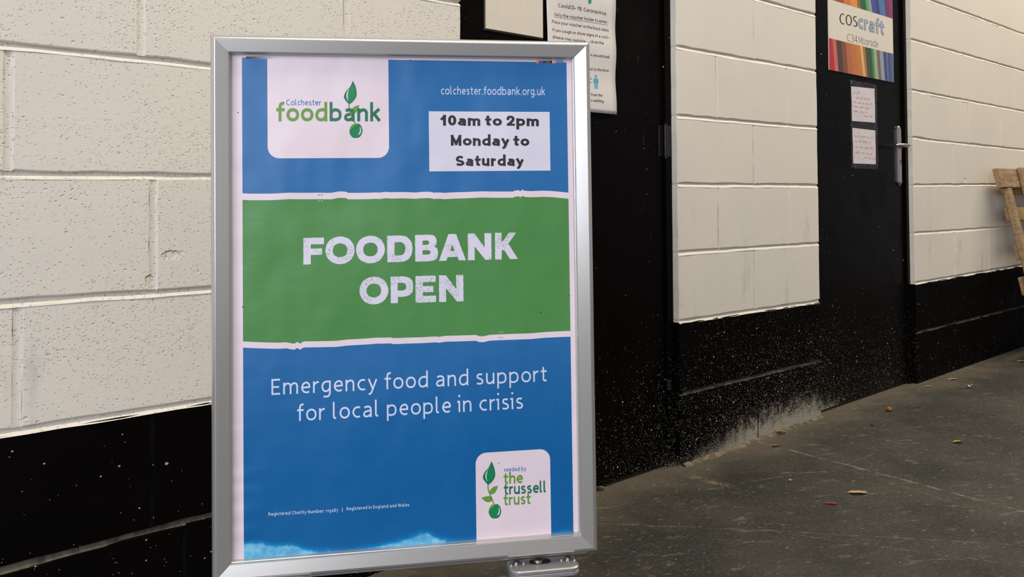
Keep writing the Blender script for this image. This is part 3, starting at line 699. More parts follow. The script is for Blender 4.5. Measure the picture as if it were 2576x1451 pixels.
# heading, letter by letter in stamped capitals (box: cap height 1, width W)
CAPS = {  # outlines in a box one cap height tall; a nested tuple is a curve
 'F': (.765, [[(0, 0), (0, 1), (.765, 1), (.765, .75), (.27, .75), (.27, .59), (.69, .59), (.69, .35), (.27, .35), (.27, 0)]]),
 'E': (.75, [[(0, 0), (0, 1), (.75, 1), (.75, .76), (.27, .76), (.27, .61), (.66, .61), (.66, .385), (.27, .385), (.27, .245), (.75, .245), (.75, 0)]]),
 'D': (.93, [[(0, 0), (0, 1), ((.5, 1), (.72, .94), (.88, .76), (.93, .5), (.88, .24), (.72, .06), (.5, 0))], [(.27, .25), (.27, .75), ((.46, .75), (.6, .7), (.67, .5), (.6, .3), (.46, .25))]]),
 'B': (.845, [[(0, 0), (0, 1), ((.5, 1), (.7, .96), (.79, .8), (.775, .64), (.71, .555)), ((.71, .545), (.81, .47), (.845, .29), (.77, .07), (.52, 0))], [(.27, .62), (.27, .78), ((.46, .785), (.53, .70), (.46, .62))], [(.27, .25), (.27, .42), ((.5, .42), (.58, .335), (.5, .25))]]),
 'A': (.99, [[(0, 0), (.355, 1), (.635, 1), (.99, 0), (.74, 0), (.68, .14), (.32, .14), (.26, 0)], [(.42, .37), (.495, .61), (.575, .37)]]),
 'N': (.89, [[(0, 0), (0, 1), (.25, 1), (.63, .47), (.63, 1), (.89, 1), (.89, 0), (.65, 0), (.255, .51), (.255, 0)]]),
 'K': (.87, [[(0, 0), (0, 1), (.25, 1), (.25, .66), (.34, .72), (.54, 1), (.83, 1), (.51, .59), (.87, 0), (.57, 0), (.34, .35), (.25, .33), (.25, 0)]]),
 'P': (.86, [[(0, 0), (0, 1), ((.48, 1), (.7, .95), (.83, .82), (.86, .62), (.83, .42), (.7, .28), (.48, .235)), (.27, .235), (.27, 0)], [(.27, .47), (.27, .76), ((.44, .76), (.56, .72), (.60, .615), (.56, .51), (.44, .47))]]),
 'O': (1.08, [[((.54, 1.02), (.92, .88), (1.08, .5), (.92, .12), (.54, -.02), (.16, .12), (0, .5), (.16, .88), (.54, 1.02))], [((.54, .76), (.74, .69), (.81, .5), (.74, .31), (.54, .24), (.34, .31), (.27, .5), (.34, .69), (.54, .76))]])}
def outline(pts, amp=.006):
    q = []
    for p in pts:
        if isinstance(p[0], tuple):
            if p[0] == p[-1]: q += catmull(p[:-1], True, 6)
            else: q += catmull(p, False, 5)
        else: q.append(p)
    o = []
    for i in range(len(q)):
        a_, b_ = Vector(q[i-1]), Vector(q[i]); L_ = (b_-a_).length; k = max(1, int(L_/.045))
        for j_ in range(1, k+1):
            p = a_+(b_-a_)*j_/k; o.append((p.x+random.uniform(-amp, amp), p.y+random.uniform(-amp, amp)))
    return o
from mathutils.geometry import tessellate_polygon
items = []
def head(letters, x_ref, yl, x_ref2, yr, hpx):
    for ch, xa, xb in letters:
        xa, xb = 700+xa/3.68, 700+xb/3.68
        base = lambda x: yl+(yr-yl)*(x-x_ref)/(x_ref2-x_ref)
        A, B = sp(xa, base(xa)), sp(xb, base(xb)); T = sp(xa, base(xa)-hpx); sc = T[1]-A[1]; W = B[0]-A[0]
        w0, rings = CAPS[ch]; loops = [[Vector((x/w0, y, 0)) for x, y in outline(r)] for r in rings]
        V = [v for l in loops for v in l]; Fc = [tuple(t) for t in tessellate_polygon(loops)]
        items.append(([(A[0]+v.x*W, A[1]+v.y*sc+(B[1]-A[1])*v.x) for v in V], Fc))
head([('F', 233, 425), ('O', 437, 708), ('O', 720, 988), ('D', 1010, 1243), ('B', 1268, 1480), ('A', 1488, 1737), ('N', 1757, 1975), ('K', 2008, 2218)], 763, 665.3, 1303, 651.2, 67)
head([('O', 752, 1020), ('P', 1042, 1250), ('E', 1272, 1460), ('N', 1490, 1715)], 983, 762.8, 1166, 757.8, 67)
lettering('heading_lettering', items, poster, L2, I_STAMP)
# logos
def poly_px(pts, closed_curve=True, k=5):
    q = [sp(*p) for p in pts]; return catmull(q, True, k) if closed_curve else q
def leafshape(tip, left, bot, right, k=8):
    # pointed at tip and bottom
    a = catmull([sp(*p) for p in [tip]+left+[bot]], False, k); b = catmull([sp(*p) for p in [bot]+right+[tip]], False, k)
    return a+b[1:-1]
def stem(px_, w_): 
    V, Fc = [], []; ribbon(catmull([sp(*p) for p in px_]), w_, V=V, Fc=Fc); return V, Fc
def logo(T, full=True):
    """T maps the lower logo's crop coordinates to photo pixels"""
    g = lambda pts: [T(*p) for p in pts]
    tip, bot = T(302, 266), T(256, 588)
    lf = leafshape(tip, g([(268, 345), (215, 410), (189, 470), (196, 515)]), bot, g([(305, 550), (345, 490), (353, 430), (338, 350)]))
    area_print('leaf_mark', lf, I_RIM, poster, L3)
    inn = leafshape(T(300, 300), g([(278, 360), (236, 415), (218, 460), (226, 520)]), T(258, 568), g([(300, 540), (338, 485), (344, 430), (325, 350)]))
    area_print('leaf_mark', inn, I_LEAF, poster, L3+.00008)
    gl = leafshape(T(275, 345), g([(240, 400), (222, 440), (220, 480), (232, 520)]), T(244, 545), g([(238, 500), (238, 450), (250, 395)]))
    area_print('leaf_mark', gl, I_GLINT, poster, L3+.00016)
    V, Fc = stem(g([(256, 585), (258, 640), (275, 700), (310, 780), (345, 862)]), 8.0/5.37/1500)
    lettering('stem_mark', [(V, Fc)], poster, L3+.00004, I_LG)
    r = leafshape(T(390, 597), g([(335, 612), (290, 650)]), T(272, 690), g([(290, 712), (340, 702), (372, 655)]))
    area_print('leaf_mark', r, I_LG, poster, L3+.00004)
    if full:
        r = leafshape(T(165, 762), g([(205, 748), (260, 738)]), T(300, 745), g([(312, 795), (275, 820), (225, 812)])); area_print('leaf_mark', r, I_LG, poster, L3+.00004)
    bulb = catmull([sp(*p) for p in g([(350, 852), (300, 862), (270, 920), (268, 975), (300, 1028), (345, 1041), (400, 1025), (433, 960), (422, 890), (385, 848)])], True, 5)
    area_print('seed_mark', bulb, I_RIM, poster, L3)
    bulb = catmull([sp(*p) for p in g([(352, 862), (310, 900), (278, 930), (276, 975), (305, 1022), (345, 1032), (392, 1015), (420, 960), (412, 895), (380, 852)])], True, 5)
    area_print('seed_mark', bulb, I_LEAF, poster, L3+.00008)
    lg = leafshape(T(348, 858), g([(305, 862), (285, 890)]), T(272, 945), g([(300, 905), (325, 890)])); area_print('seed_mark', lg, I_LG, poster, L3+.00016)
    gl = leafshape(T(398, 890), g([(402, 930), (392, 970)]), T(378, 1002), g([(408, 980), (416, 940), (410, 905)])); area_print('seed_mark', gl, I_GLINT, poster, L3+.00016)
logo(lambda x, y: (1180+x/5.373, 1110+y/5.373))
# the upper logo is the same mark; two known points fix its place and size
def Tup(x, y): return (887.6+(x-302)*(18.2/83)+(y-268)*.0, 203+(y-268)*(152.0/775)) if False else (887.8+(x-302)/5.373*1.04-(y-268)/5.373*.012, 203.2+(y-268)/5.373*1.0+0*(x-302))
v, f, spn = st('foodbank', (695.3, 305.2), (957.8, 305.2), 33.4, .245, .20)
lettering('logo_lettering', [(v, f[:spn[4][3]])], poster, L3+.00002, I_LG).data
lettering('logo_lettering', [(v, f[spn[4][3]:])], poster, L3+.00002, I_DG)
logo(Tup, False)
v, f, _ = st('Colchester', (720, 264.6), (808, 265.2), 10.8, .19, .24); lettering('logo_lettering', [(v, f)], poster, L3, I_LB)
v, f, _ = st('seeded by', (1267.8, 1185.8), (1324, 1183.2), 7.4, .20, .22, .4); lettering('logo_lettering', [(v, f)], poster, L3, I_LB)
v, f, _ = st('the', (1267, 1217), (1315.3, 1214.3), 20.6, .235, .17); v2, f2, _ = st('trust', (1267, 1271), (1335, 1267.2), 20.6, .235, .17)
lettering('logo_lettering', [(v, f), (v2, f2)], poster, L3, I_LG)
v, f, _ = st('trussell', (1267.5, 1244.4), (1373, 1238.2), 20.6, .235, .17); lettering('logo_lettering', [(v, f)], poster, L3, I_DG)
# printer's bars and stray ink specks
cols = [(225, 190, 60), (205, 60, 80), (70, 110, 190), (60, 60, 120), (50, 120, 80), (190, 60, 70), (40, 30, 30), (230, 215, 160), (214, 160, 180), (110, 140, 190), (130, 150, 190), (110, 140, 180)]
for i, c in enumerate(cols):
    xa, xb = 1349+i*5.65, 1349+(i+1)*5.65; a, b = sp(xa, 158.6), sp(xb, 152.6)
    area_print('ink_patch', [(a[0], a[1]), (b[0], a[1]), (b[0], b[1]), (a[0], b[1])], print_nodes('bar_ink', s2l(*c)), poster, L3)
for i in range(12):
    g = int(30+(200)*(i/11)**.7); xa, xb = 619.3+i*6.35, 619.3+(i+1)*6.35; a, b = sp(xa, 148.2), sp(xb, 142)
    area_print('ink_patch', [(a[0], a[1]), (b[0], a[1]), (b[0], b[1]), (a[0], b[1])], print_nodes('bar_ink', s2l(g, g-3, g)), poster, L3)
sv, sf = [], []
for (x, y, rx, ry) in [(598.5, 283, 2.6, 1.2), (1268, 458, 1.8, 1.4), (802, 490, 2.2, 1.0), (809.5, 490, 2.2, 1.0), (926, 886, 2, 1.6), (1433, 743, 1.5, 1.5), (1361, 785, 1.6, 2), (611, 772, 1.5, 2), (1256, 848.5, 1.6, 1), (1263, 848.5, 1.8, 1), (1034, 1295, 2, 1.2), (811, 1346, 1.6, 1.2), (1441, 1338, 3, 2), (1254, 1165, 1.6, 1.2), (1032, 151, 2, 1.2), (1064, 1060, 1.5, 1), (1399, 1009, 2, 1.2)]:
    b = len(sv); c = sp(x, y); sv += [(c[0]+rx/1500*math.cos(k*math.pi/4)*random.uniform(.7, 1.2), c[1]+ry/1500*math.sin(k*math.pi/4)*random.uniform(.7, 1.2)) for k in range(8)]; sf.append(tuple(range(b, b+8)))
tag(lettering('ink_specks', [(sv, sf)], poster, L3+.00016, I_TEXT), kind='stuff')
sv, sf = [], []
for (x, y) in [(802, 505.3), (809.5, 505.3), (1256, 835), (1263, 835)]:
    b = len(sv); c = sp(x, y); sv += [(c[0]+2.1/1500*math.cos(k*math.pi/4), c[1]+1.1/1500*math.sin(k*math.pi/4)) for k in range(8)]; sf.append(tuple(range(b, b+8)))
tag(lettering('ink_specks', [(sv, sf)], poster, L2, print_nodes('pale_dot_ink', s2l(190, 230, 180))), kind='stuff')
# --- foot of the sign: plates, springs, moulded base
GREYP = plain('grey_cast_metal', s2l(172, 172, 172), .38, .55, bstr=.02); WHITEP = plain('white_plastic', s2l(226, 226, 218), .28, bstr=.02); STEEL = plain('bright_steel', s2l(200, 196, 188), .2, 1.0, bstr=0); DARKP = plain('dark_slot', s2l(18, 18, 18), .5, bstr=0)
zf = ZC-HS/2
def in_sign(name, bm, m, parent=sign, smooth=False): return from_bm(name, bm, m, parent, smooth)
bm = bmesh.new(); rounded(bm, .626, .036, .011, .012, zf-.0115, 0.0, .046, bev=.001); in_sign('bottom_rail', bm, GREYP)
for sx in (-1, 1):
    cx = sx*.2225
    bm = bmesh.new(); rounded(bm, .119, .080, .0060, .015, zf-.0185, cx, .018, bev=.0018); pl = in_sign('bracket', bm, GREYP)
    bm = bmesh.new(); rounded(bm, .119, .080, .0060, .015, zf-.0258, cx, .018, bev=.0010)
    rounded(bm, .115, .076, .0016, .014, zf-.0200, cx, .018); in_sign('bracket', bm, GREYP)
    z = zf-.0125
    for k in (-1, 1):
        bm = bmesh.new(); cyl(bm, (cx+k*.045, .0105, z+.0022), (0, 0, 1), .0075, .0045, 18, .0052); cyl(bm, (cx+k*.045, .0105, z+.0048), (0, 0, 1), .0032, .0012, 6); in_sign('bolt', bm, plain('bolt_metal', s2l(120, 118, 114), .3, .9, bstr=0), pl)
        bm = bmesh.new()
        for kk in (.033, .055): cyl(bm, (cx+k*kk, .008 if kk < .05 else .004, z+.001), (0, 0, 1), .0028, .004, 10, .0018)
        in_sign('stud', bm, GREYP, pl)
    bm = bmesh.new(); rounded(bm, .037, .020, .0008, .0095, z+.0001, cx-.004, .012); in_sign('slot', bm, DARKP, pl)
    bm = bmesh.new(); cyl(bm, (cx-.007, .012, z+.0022), (0, 0, 1), .0088, .0044, 20, .0080); in_sign('nut', bm, STEEL, pl); bm = bmesh.new(); cyl(bm, (cx-.007, .012, z+.0046), (0, 0, 1), .0052, .0008, 16); in_sign('bolt', bm, plain('bolt_end', s2l(110, 106, 98), .35, .9, bstr=0), pl)
    bm = bmesh.new(); cyl(bm, (cx-.012, .0, zf-.0345), (0, 0, 1), .026, .018, 32); 
    bmesh.ops.bevel(bm, geom=[e for e in bm.edges if e.calc_length() < .008 or True][:0], offset=.001) if False else None
    in_sign('spring_cap', bm, WHITEP, smooth=False)
    V, Fc = [], []; n_ = 90; R_ = .019; r_ = .0028
    for i in range(n_+1):
        a = i/n_*2*math.pi*5; zz = .118+(zf-.043-.118)*i/n_; c0 = Vector((cx-.012+R_*math.cos(a), .004+R_*math.sin(a), zz)); rd_ = Vector((math.cos(a), math.sin(a), 0))
        for j in range(6): b_ = j*math.pi/3; V.append(c0+rd_*r_*math.cos(b_)+Vector((0, 0, 1))*r_*math.sin(b_))
    for i in range(n_):
        for j in range(6): Fc.append((i*6+j, i*6+(j+1) % 6, (i+1)*6+(j+1) % 6, (i+1)*6+j))
    mesh('spring', V, Fc, STEEL, sign, True)
    bm = bmesh.new(); cyl(bm, (cx-.012, .004, .112), (0, 0, 1), .028, .016, 28); in_sign('spring_cap', bm, WHITEP)
bm = bmesh.new(); rounded(bm, .60, .36, .030, .05, .0, 0, .0, bev=.004); rounded(bm, .54, .30, .070, .06, .029, 0, .0, bev=.018); rounded(bm, .50, .12, .012, .05, .094, 0, .004, bev=.004)
in_sign('base', bm, plain('dark_grey_plastic', s2l(70, 72, 74), .5))
# ================================================================ THINGS ON DOOR 1
def dp(px, py, y): p = on_wall(px, py, y); return (p.x, p.z)
YS = LY-.0001
def setorg(o):
    """put the object's origin at the middle of its lowest edge"""
    me = o.data; xs = [v.co for v in me.vertices]; c = Vector(((min(v.x for v in xs)+max(v.x for v in xs))/2, (min(v.y for v in xs)+max(v.y for v in xs))/2, min(v.z for v in xs)))
    me.transform(Matrix.Translation(-c)); o.location = c; return o, c
a = dp(1222, 75.5, YS-.004); b = dp(1365.5, 96, YS-.004)
bm = bmesh.new(); bx(bm, a[0], b[0], YS-.0055, YS-.0015, b[1], b[1]+.30, .0006, seg=1)
o = from_bm('sign_board', bm, plain('cream_board', s2l(222, 214, 196), .5, var=.02)); o, c = setorg(o)
tag(o, 'blank cream board fixed to the black door above the silver-framed poster', 'board')
bm = bmesh.new(); x0 = a[0]-c.x; x1 = b[0]-c.x
bx(bm, x0-.004, x1+.002, -.0005+.0025, .0025+.0010, -.004, .303); from_bm('backing', bm, plain('dark_board_edge', s2l(64, 58, 48), .6, bstr=0), o)
# the long notice, hanging slightly curled
xa = dp(1376, 60, YS-.004)[0]; xb = dp(1549.5, 200, YS-.004)[0]; zb = dp(1551, 288, YS-.006)[1]; zt = zb+.40
def curl(x, z):
    u = (x-xa)/(xb-xa); t = (z-zb)
    return YS-.0030-.0025*math.sin(u*3.0+t*9)**2-.002*max(0, 1-t/.09)**2*(.4+.6*u)-.002*math.sin(t*42)*u-.0015*math.sin(u*9+t*13)
nx, nz = 14, 30; V = []; Fc = []
for j in range(nz+1):
    for i in range(nx+1):
        x = xa+(xb-xa)*i/nx; z = zb+(zt-zb)*j/nz; V.append((x, curl(x, z), z))
for j in range(nz):
    for i in range(nx): q = j*(nx+1)+i; Fc.append((q, q+1, q+nx+2, q+nx+1))
notice = mesh('paper_notice', V, Fc, plain('notice_paper', s2l(226, 221, 215), .45, var=.02), smooth=True)
md = notice.modifiers.new('thickness', 'SOLIDIFY'); md.thickness = .0003; md.offset = 1
notice, nc = setorg(notice)
tag(notice, 'white printed notice about coughs and vouchers on black door, curling behind the frame', 'notice')
NB = plain('notice_black_ink', s2l(66, 62, 60), .6, bstr=0, var=0); NTEAL = plain('notice_teal_ink', s2l(40, 140, 122), .6, bstr=0, var=0); NCY = plain('notice_cyan_ink', s2l(84, 172, 198), .6, bstr=0, var=0)
def notice_mesh(name, items_, m, lift=.0005):
    V, Fc = [], []
    for v, f in items_:
        b = len(V); lf = lifted(v, f); V += [Vector((p[0], curl(p[0], p[1])-lift-z_, p[1]))-nc for p, z_ in zip(v, lf)]; Fc += [tuple(i+b for i in q) for q in f]
    return mesh(name, V, Fc, m, notice)
def ntext(txt, A, B, cap, off=.23):
    V, Fc, _ = stroke_text(txt, off, .22, .38); y_ = YS-.0045; a = dp(*A, y_); b = dp(*B, y_); t = dp(A[0], A[1]-cap/1.36, y_)
    return fit_text(V, a, b, t[1]-a[1]), Fc
G_['1'] = LIN['1']
its = [ntext('Covid D- 19. Coronavirus', (1405.5, 17.6), (1525, 38.5), 9.8, .22), ntext('Only the voucher holder to enter.', (1396, 39.5), (1530, 59.5), 8.2), ntext('Place your voucher on the black table', (1389.3, 57.2), (1532, 79.8), 7.6),
       ntext('If you cough or show signs of a cold –', (1390, 78), (1534, 98), 7.6), ntext('please stay outside', (1390.5, 95.5), (1472, 108), 7.4),
       ntext('ck on the', (1484.5, 108), (1517.8, 112), 7.4), ntext('o you and ask', (1484.2, 141), (1533, 147), 7.4), ntext('nt to the door', (1484, 177), (1533, 180.6), 7.2), ntext('from the', (1485.8, 241.2), (1514, 243.6), 7.0), ntext('s waiting.', (1485.8, 255.6), (1518, 258.2), 7.0)]
p0, p1 = dp(1395.5, 41.6, YS-.0045), dp(1530.5, 62.6, YS-.0045); nu_ = 30; up__ = [(p0[0]+(p1[0]-p0[0])*k/nu_, p0[1]+(p1[1]-p0[1])*k/nu_-d_) for k in range(nu_+1) for d_ in (0, .0011)]; its.append((up__, [(2*k, 2*k+1, 2*k+3, 2*k+2) for k in range(nu_)]))
for it_ in its: notice_mesh('notice_lettering', [it_], NB)
q = [dp(x, y, YS-.0045) for x, y in [(1482.5, -10), (1479, -2), (1477.8, 4), (1479.5, 9.5), (1482.5, 11.2), (1485.8, 9), (1487, 3.5), (1485.5, -3)]]
notice_mesh('drop_mark', [(q, [tuple(range(8))])], NTEAL)
def fig(pts): return [dp(x, y, YS-.0045) for x, y in pts]
head_ = fig([(1499.5+3.2*math.cos(k*math.pi/5), 191.6+3.8*math.sin(k*math.pi/5)) for k in range(10)])
body = fig([(1495, 196.5), (1504, 197), (1506, 199.5), (1506, 209.5), (1504.3, 209.5), (1503.8, 202), (1503.6, 223.6), (1500.4, 223.6), (1500, 211), (1499.2, 211), (1498.8, 223.4), (1495.6, 223.2), (1495.4, 202), (1494.9, 209), (1493.2, 209), (1493.2, 199)])
notice_mesh('figure_mark', [(head_, [tuple(range(10))]), (body, [tuple(range(len(body)))])], NCY)
t1 = ntext('s', (1485.2, 200), (1489, 200.4), 7); notice_mesh('arrow_mark', [t1, (fig([(1484, 204.5), (1488.5, 207.2), (1484, 209.5)]), [(0, 1, 2)])], plain('notice_slate_ink', s2l(90, 130, 150), .6, bstr=0, var=0))
# ================================================================ THINGS ON DOOR 2
a = dp(2085.5, 170, YS-.003); b = dp(2248, 205, YS-.003)
z_lo = (dp(2086, 177, YS-.003)[1]+dp(2249, 206, YS-.003)[1])/2; xL, xR = a[0], b[0]
zw0 = (dp(2086, 96.5, YS-.004)[1]+dp(2248, 135, YS-.004)[1])/2; zw1 = (dp(2084.5, 0.5, YS-.004)[1]+dp(2247, 44, YS-.004)[1])/2; z_hi = zw1+(zw0-z_lo)
bm = bmesh.new(); bx(bm, xL, xR, YS-.004, YS-.0001, z_lo, z_hi, .0005, seg=1)
cs = from_bm('door_sign', bm, plain('sign_cream', s2l(228, 222, 206), .4, var=.01, bstr=0)); cs, cc = setorg(cs)
tag(cs, 'square cream sign with rainbow stripes and shop lettering on second black door', 'sign')
def flat(name, items_, m, parent, c_, y_):
    V, Fc = [], []
    for v, f in items_:
        b = len(V); lf = lifted(v, f); V += [Vector((p[0], y_-z_, p[1]))-c_ for p, z_ in zip(v, lf)]; Fc += [tuple(i+b for i in q) for q in f]
    return mesh(name, V, Fc, m, parent)
low = [((186, 46, 50), 0, 0), ((212, 110, 100), .05, .08), ((84, 60, 52), .10, .13), ((140, 78, 54), .18, .20), ((186, 112, 64), .24, .27), ((200, 118, 66), .31, .34), ((206, 130, 54), .38, .42), ((226, 190, 124), .455, .50), ((180, 118, 66), .495, .535), ((56, 84, 62), .535, .57), ((78, 148, 70), .63, .66), ((156, 184, 160), .665, .69), ((126, 106, 86), .715, .745), ((150, 166, 178), .765, .79), ((72, 74, 124), .825, .85), ((112, 106, 156), .87, .89), ((66, 70, 118), .905, .925), ((58, 112, 158), .93, .945), ((150, 112, 150), .985, .995)]
for i, (c, t0, t1) in enumerate(low):
    n0, n1 = (low[i+1][1], low[i+1][2]) if i+1 < len(low) else (1, 1)
    if i == 0: t1 = 0
    X = lambda t: xL+(xR-xL)*t
    m = plain('stripe_ink', s2l(*c), .45, var=.04, bstr=0)
    flat('stripe', [([(X(t1), z_lo), (X(n1), z_lo), (X(n0), zw0), (X(t0), zw0)], [(0, 1, 2, 3)])], m, cs, cc, YS-.0043)
hi = [((200, 60, 50), 0, 0), ((150, 80, 50), .10, .12), ((214, 120, 50), .17, .22), ((226, 150, 70), .27, .33), ((150, 100, 50), .38, .43), ((34, 96, 66), .42, .48), ((90, 170, 90), .51, .57), ((150, 170, 170), .56, .61), ((70, 80, 150), .60, .66), ((54, 66, 130), .67, .73), ((80, 120, 180), .73, .79), ((70, 130, 190), .80, .85), ((120, 50, 100), .83, .88), ((140, 60, 110), .92, .96)]
for i, (c, t0, t1) in enumerate(hi):
    n0, n1 = (hi[i+1][1], hi[i+1][2]) if i+1 < len(hi) else (1, 1)
    flat('stripe', [([(X(t1), zw1), (X(n1), zw1), (X(n0), z_hi), (X(t0), z_hi)], [(0, 1, 2, 3)])], plain('stripe_ink', s2l(*c), .45, var=.04, bstr=0), cs, cc, YS-.0043)
def dtext(txt, A, B, h_, wgt, y_, gap=.2, cap=False, spread=None):
    V, Fc, spn = stroke_text(txt, wgt, gap, .4); a = dp(*A, y_); b = dp(*B, y_); t = dp(A[0], A[1]-h_, y_)
    return fit_text(V, a, b, (t[1]-a[1])/(1.36 if cap else 1)), Fc
ya = YS-.0044
ASP = .45
flat('sign_lettering', [dtext('cos', (2112, 61), (2157, 69.5), 30, .17, ya, .22)], plain('sign_black_ink', s2l(38, 34, 36), .5, bstr=0, var=0), cs, cc, ya)
ASP = 1.0
A_, B_ = (2158.5, 71.5), (2224.5, 89.5)
flat('sign_lettering', [dtext('craft', A_, B_, 28, .30, ya, .10)], plain('sign_blue_ink', s2l(112, 134, 164), .5, bstr=0, var=0), cs, cc, ya)
V_, F_, _ = stroke_text('craft', .30, .10, .4); Vi, Fi, _ = stroke_text('craft', .30, .10, .4)
V2, F2 = [], []   # pale core inside the blue outline
sv_ = V_; 
def shrink(V, Fc, k):
    out = list(V)
    for f_ in Fc:
        if len(f_) == 4:
            for p, q in ((f_[0], f_[1]), (f_[3], f_[2])):
                m_ = (V[p]+V[q])/2; out[p] = m_+(V[p]-m_)*k; out[q] = m_+(V[q]-m_)*k
    return out
Vs = shrink(V_, F_, .42); a_, b_ = dp(*A_, ya), dp(*B_, ya); t_ = dp(A_[0], A_[1]-28, ya)
x0_ = min(v.x for v in V_); x1_ = max(v.x for v in V_)
Vs = [(a_[0]+(b_[0]-a_[0])*(v.x-x0_)/(x1_-x0_), a_[1]+(b_[1]-a_[1])*(v.x-x0_)/(x1_-x0_)+v.y*(t_[1]-a_[1])) for v in Vs]
flat('sign_lettering', [(Vs, F_)], plain('sign_pale_ink', s2l(178, 190, 200), .5, bstr=0, var=0), cs, cc, ya-.0002)
V1, F1, sp1 = stroke_text('C34', .085, .2); V2, F2, sp2 = stroke_text('Moorside', .085, .2)
flat('sign_lettering', [dtext('C34', (2131, 103), (2157, 108), 18.5, .085, ya, .22, True), dtext('Moorside', (2160.5, 109), (2209, 119.5), 18, .085, ya, .22, True)], plain('sign_grey_ink', s2l(96, 92, 92), .5, bstr=0, var=0), cs, cc, ya)
# two taped notes in clear film
FILM = bpy.data.materials.new('clear_film'); FILM.use_nodes = True; t = FILM.node_tree; t.nodes.clear()
out_ = t.nodes.new('ShaderNodeOutputMaterial'); mx = t.nodes.new('ShaderNodeMixShader'); tr = t.nodes.new('ShaderNodeBsdfTransparent'); gl = t.nodes.new('ShaderNodeBsdfGlossy'); nz_ = t.nodes.new('ShaderNodeTexNoise'); bp = t.nodes.new('ShaderNodeBump')
gl.inputs['Roughness'].default_value = .22; nz_.inputs['Scale'].default_value = 38; nz_.inputs['Detail'].default_value = 4; bp.inputs['Distance'].default_value = .004; bp.inputs['Strength'].default_value = .6
mr = t.nodes.new('ShaderNodeMapRange'); mr.inputs[1].default_value = .42; mr.inputs[2].default_value = .72; mr.inputs[3].default_value = .03; mr.inputs[4].default_value = .30
t.links.new(nz_.outputs['Fac'], bp.inputs['Height']); t.links.new(nz_.outputs['Fac'], mr.inputs[0]); t.links.new(bp.outputs[0], gl.inputs['Normal']); t.links.new(mr.outputs[0], mx.inputs[0]); t.links.new(tr.outputs[0], mx.inputs[1]); t.links.new(gl.outputs[0], mx.inputs[2]); t.links.new(mx.outputs[0], out_.inputs[0])
PINK = plain('pink_pen_ink', s2l(206, 142, 154), .6, bstr=0, var=0)
notes = [((2141.5, 217), (2200, 223), (2202, 308.5), (2143.5, 304), 'upper white handwritten note taped below the rainbow-striped sign on black door', [(2146, 232, 20), (2154, 246, 34), (2146, 256, 48), (2147, 267, 44), (2147, 279, 34), (2172, 291, 22)]),
         ((2144.5, 321.5), (2202, 328), (2203.5, 413), (2146.5, 411), 'lower white handwritten note taped left of the chrome door handle', [(2150, 341, 46), (2151, 354, 46), (2151, 368, 46), (2152, 382, 44), (2174, 396, 26)])]
for tl, trr, br, bl, lab_, lines_ in notes:
    yn = YS-.0012; q = [dp(*p, yn) for p in (bl, br, trr, tl)]; V = []; Fc = []; nx, nz = 8, 10
    for k, dy in ((0, 0), (1, .0002)):
        for j in range(nz+1):
            for i in range(nx+1):
                u, v = i/nx, j/nz; x = (q[0][0]*(1-u)+q[1][0]*u)*(1-v)+(q[3][0]*(1-u)+q[2][0]*u)*v; z = (q[0][1]*(1-u)+q[1][1]*u)*(1-v)+(q[3][1]*(1-u)+q[2][1]*u)*v
                V.append((x, yn+dy+.0005*math.sin(u*7+v*9), z))
        for j in range(nz):
            for i in range(nx): r = k*(nx+1)*(nz+1)+j*(nx+1)+i; Fc.append((r, r+1, r+nx+2, r+nx+1) if k == 0 else (r, r+nx+1, r+nx+2, r+1))
    o = mesh('handwritten_note', V, Fc, plain('note_paper', s2l(232, 224, 228), .6, var=.02), smooth=True); o, c = setorg(o)
    tag(o, lab_, 'note', 'taped handwritten notes')
    V, Fc = [], []
    for (x, y, ln) in lines_:
        slope = .12; px_ = x
        while px_ < x+ln-3:
            wl = random.choice((5, 8, 11)); wl = min(wl, x+ln-px_); pts = []
            k_ = int(wl/1.0)+2
            for i in range(k_):
                xx = px_+wl*i/(k_-1); pts.append(dp(xx, y+slope*(xx-x)+random.uniform(-2.2, 2.2), yn))
            ribbon(pts, .0009, V=V, Fc=Fc); px_ += wl+3.5
    flat('handwriting', [([(v.x, v.y) for v in V], Fc)], PINK, o, c, yn-.0008)
x0, z1 = dp(2137, 201, YS); x1, _ = dp(2206, 300, YS); _, z0 = dp(2170, 424, YS)
bm = bmesh.new(); n_ = 16; V = []; Fc = []
for j in range(n_+1):
    for i in range(7):
        u, v = i/6, j/n_; V.append((x0+(x1-x0)*u+random.uniform(-.0015, .0015), YS-.0026-.0006*math.sin(v*23+u*5)-(.0006*random.random()), z0+(z1-z0)*v+(random.uniform(-.002, .002) if j in (0, n_) else 0)))
for j in range(n_):
    for i in range(6): q = j*7+i; Fc.append((q, q+1, q+8, q+7))
film = mesh('plastic_film', V, Fc, FILM, smooth=True); film, _ = setorg(film); tag(film, 'crinkled clear plastic film taped over the two handwritten notes', 'plastic film')
# ================================================================ PALLET leaning on the far wall
WOODS = []
for i, (c1, c2) in enumerate((((168, 140, 104), (130, 106, 76)), ((196, 168, 118), (164, 134, 90)), ((128, 104, 76), (96, 76, 54)))):
    n = NT('rough_pallet_wood'); g = n.noise(1, 5, .65, vec=n.scale(n.O(), (9, 60, 60) if i != 2 else (12, 50, 50))); k = n.noise(14, 3, vec=n.O())
    col = n.mix(n.ramp(g, .3, .7), s2l(*c1), s2l(*c2)); col = n.mix(n.math('MULTIPLY', n.ramp(k, .6, .7), .5), col, s2l(78, 56, 38)); n.set(Base_Color=col, Roughness=.8); n.bump(g, .5, .002); WOODS.append(n.m)
slope = Vector((0, .205, .945)).normalized(); outn = Vector((0, -slope.z, slope.y))
pal = empty('wooden_pallet', (4.86, -.285, FLOOR_Z), 'rough slatted wooden pallet leaning against the cream block wall', 'pallet')
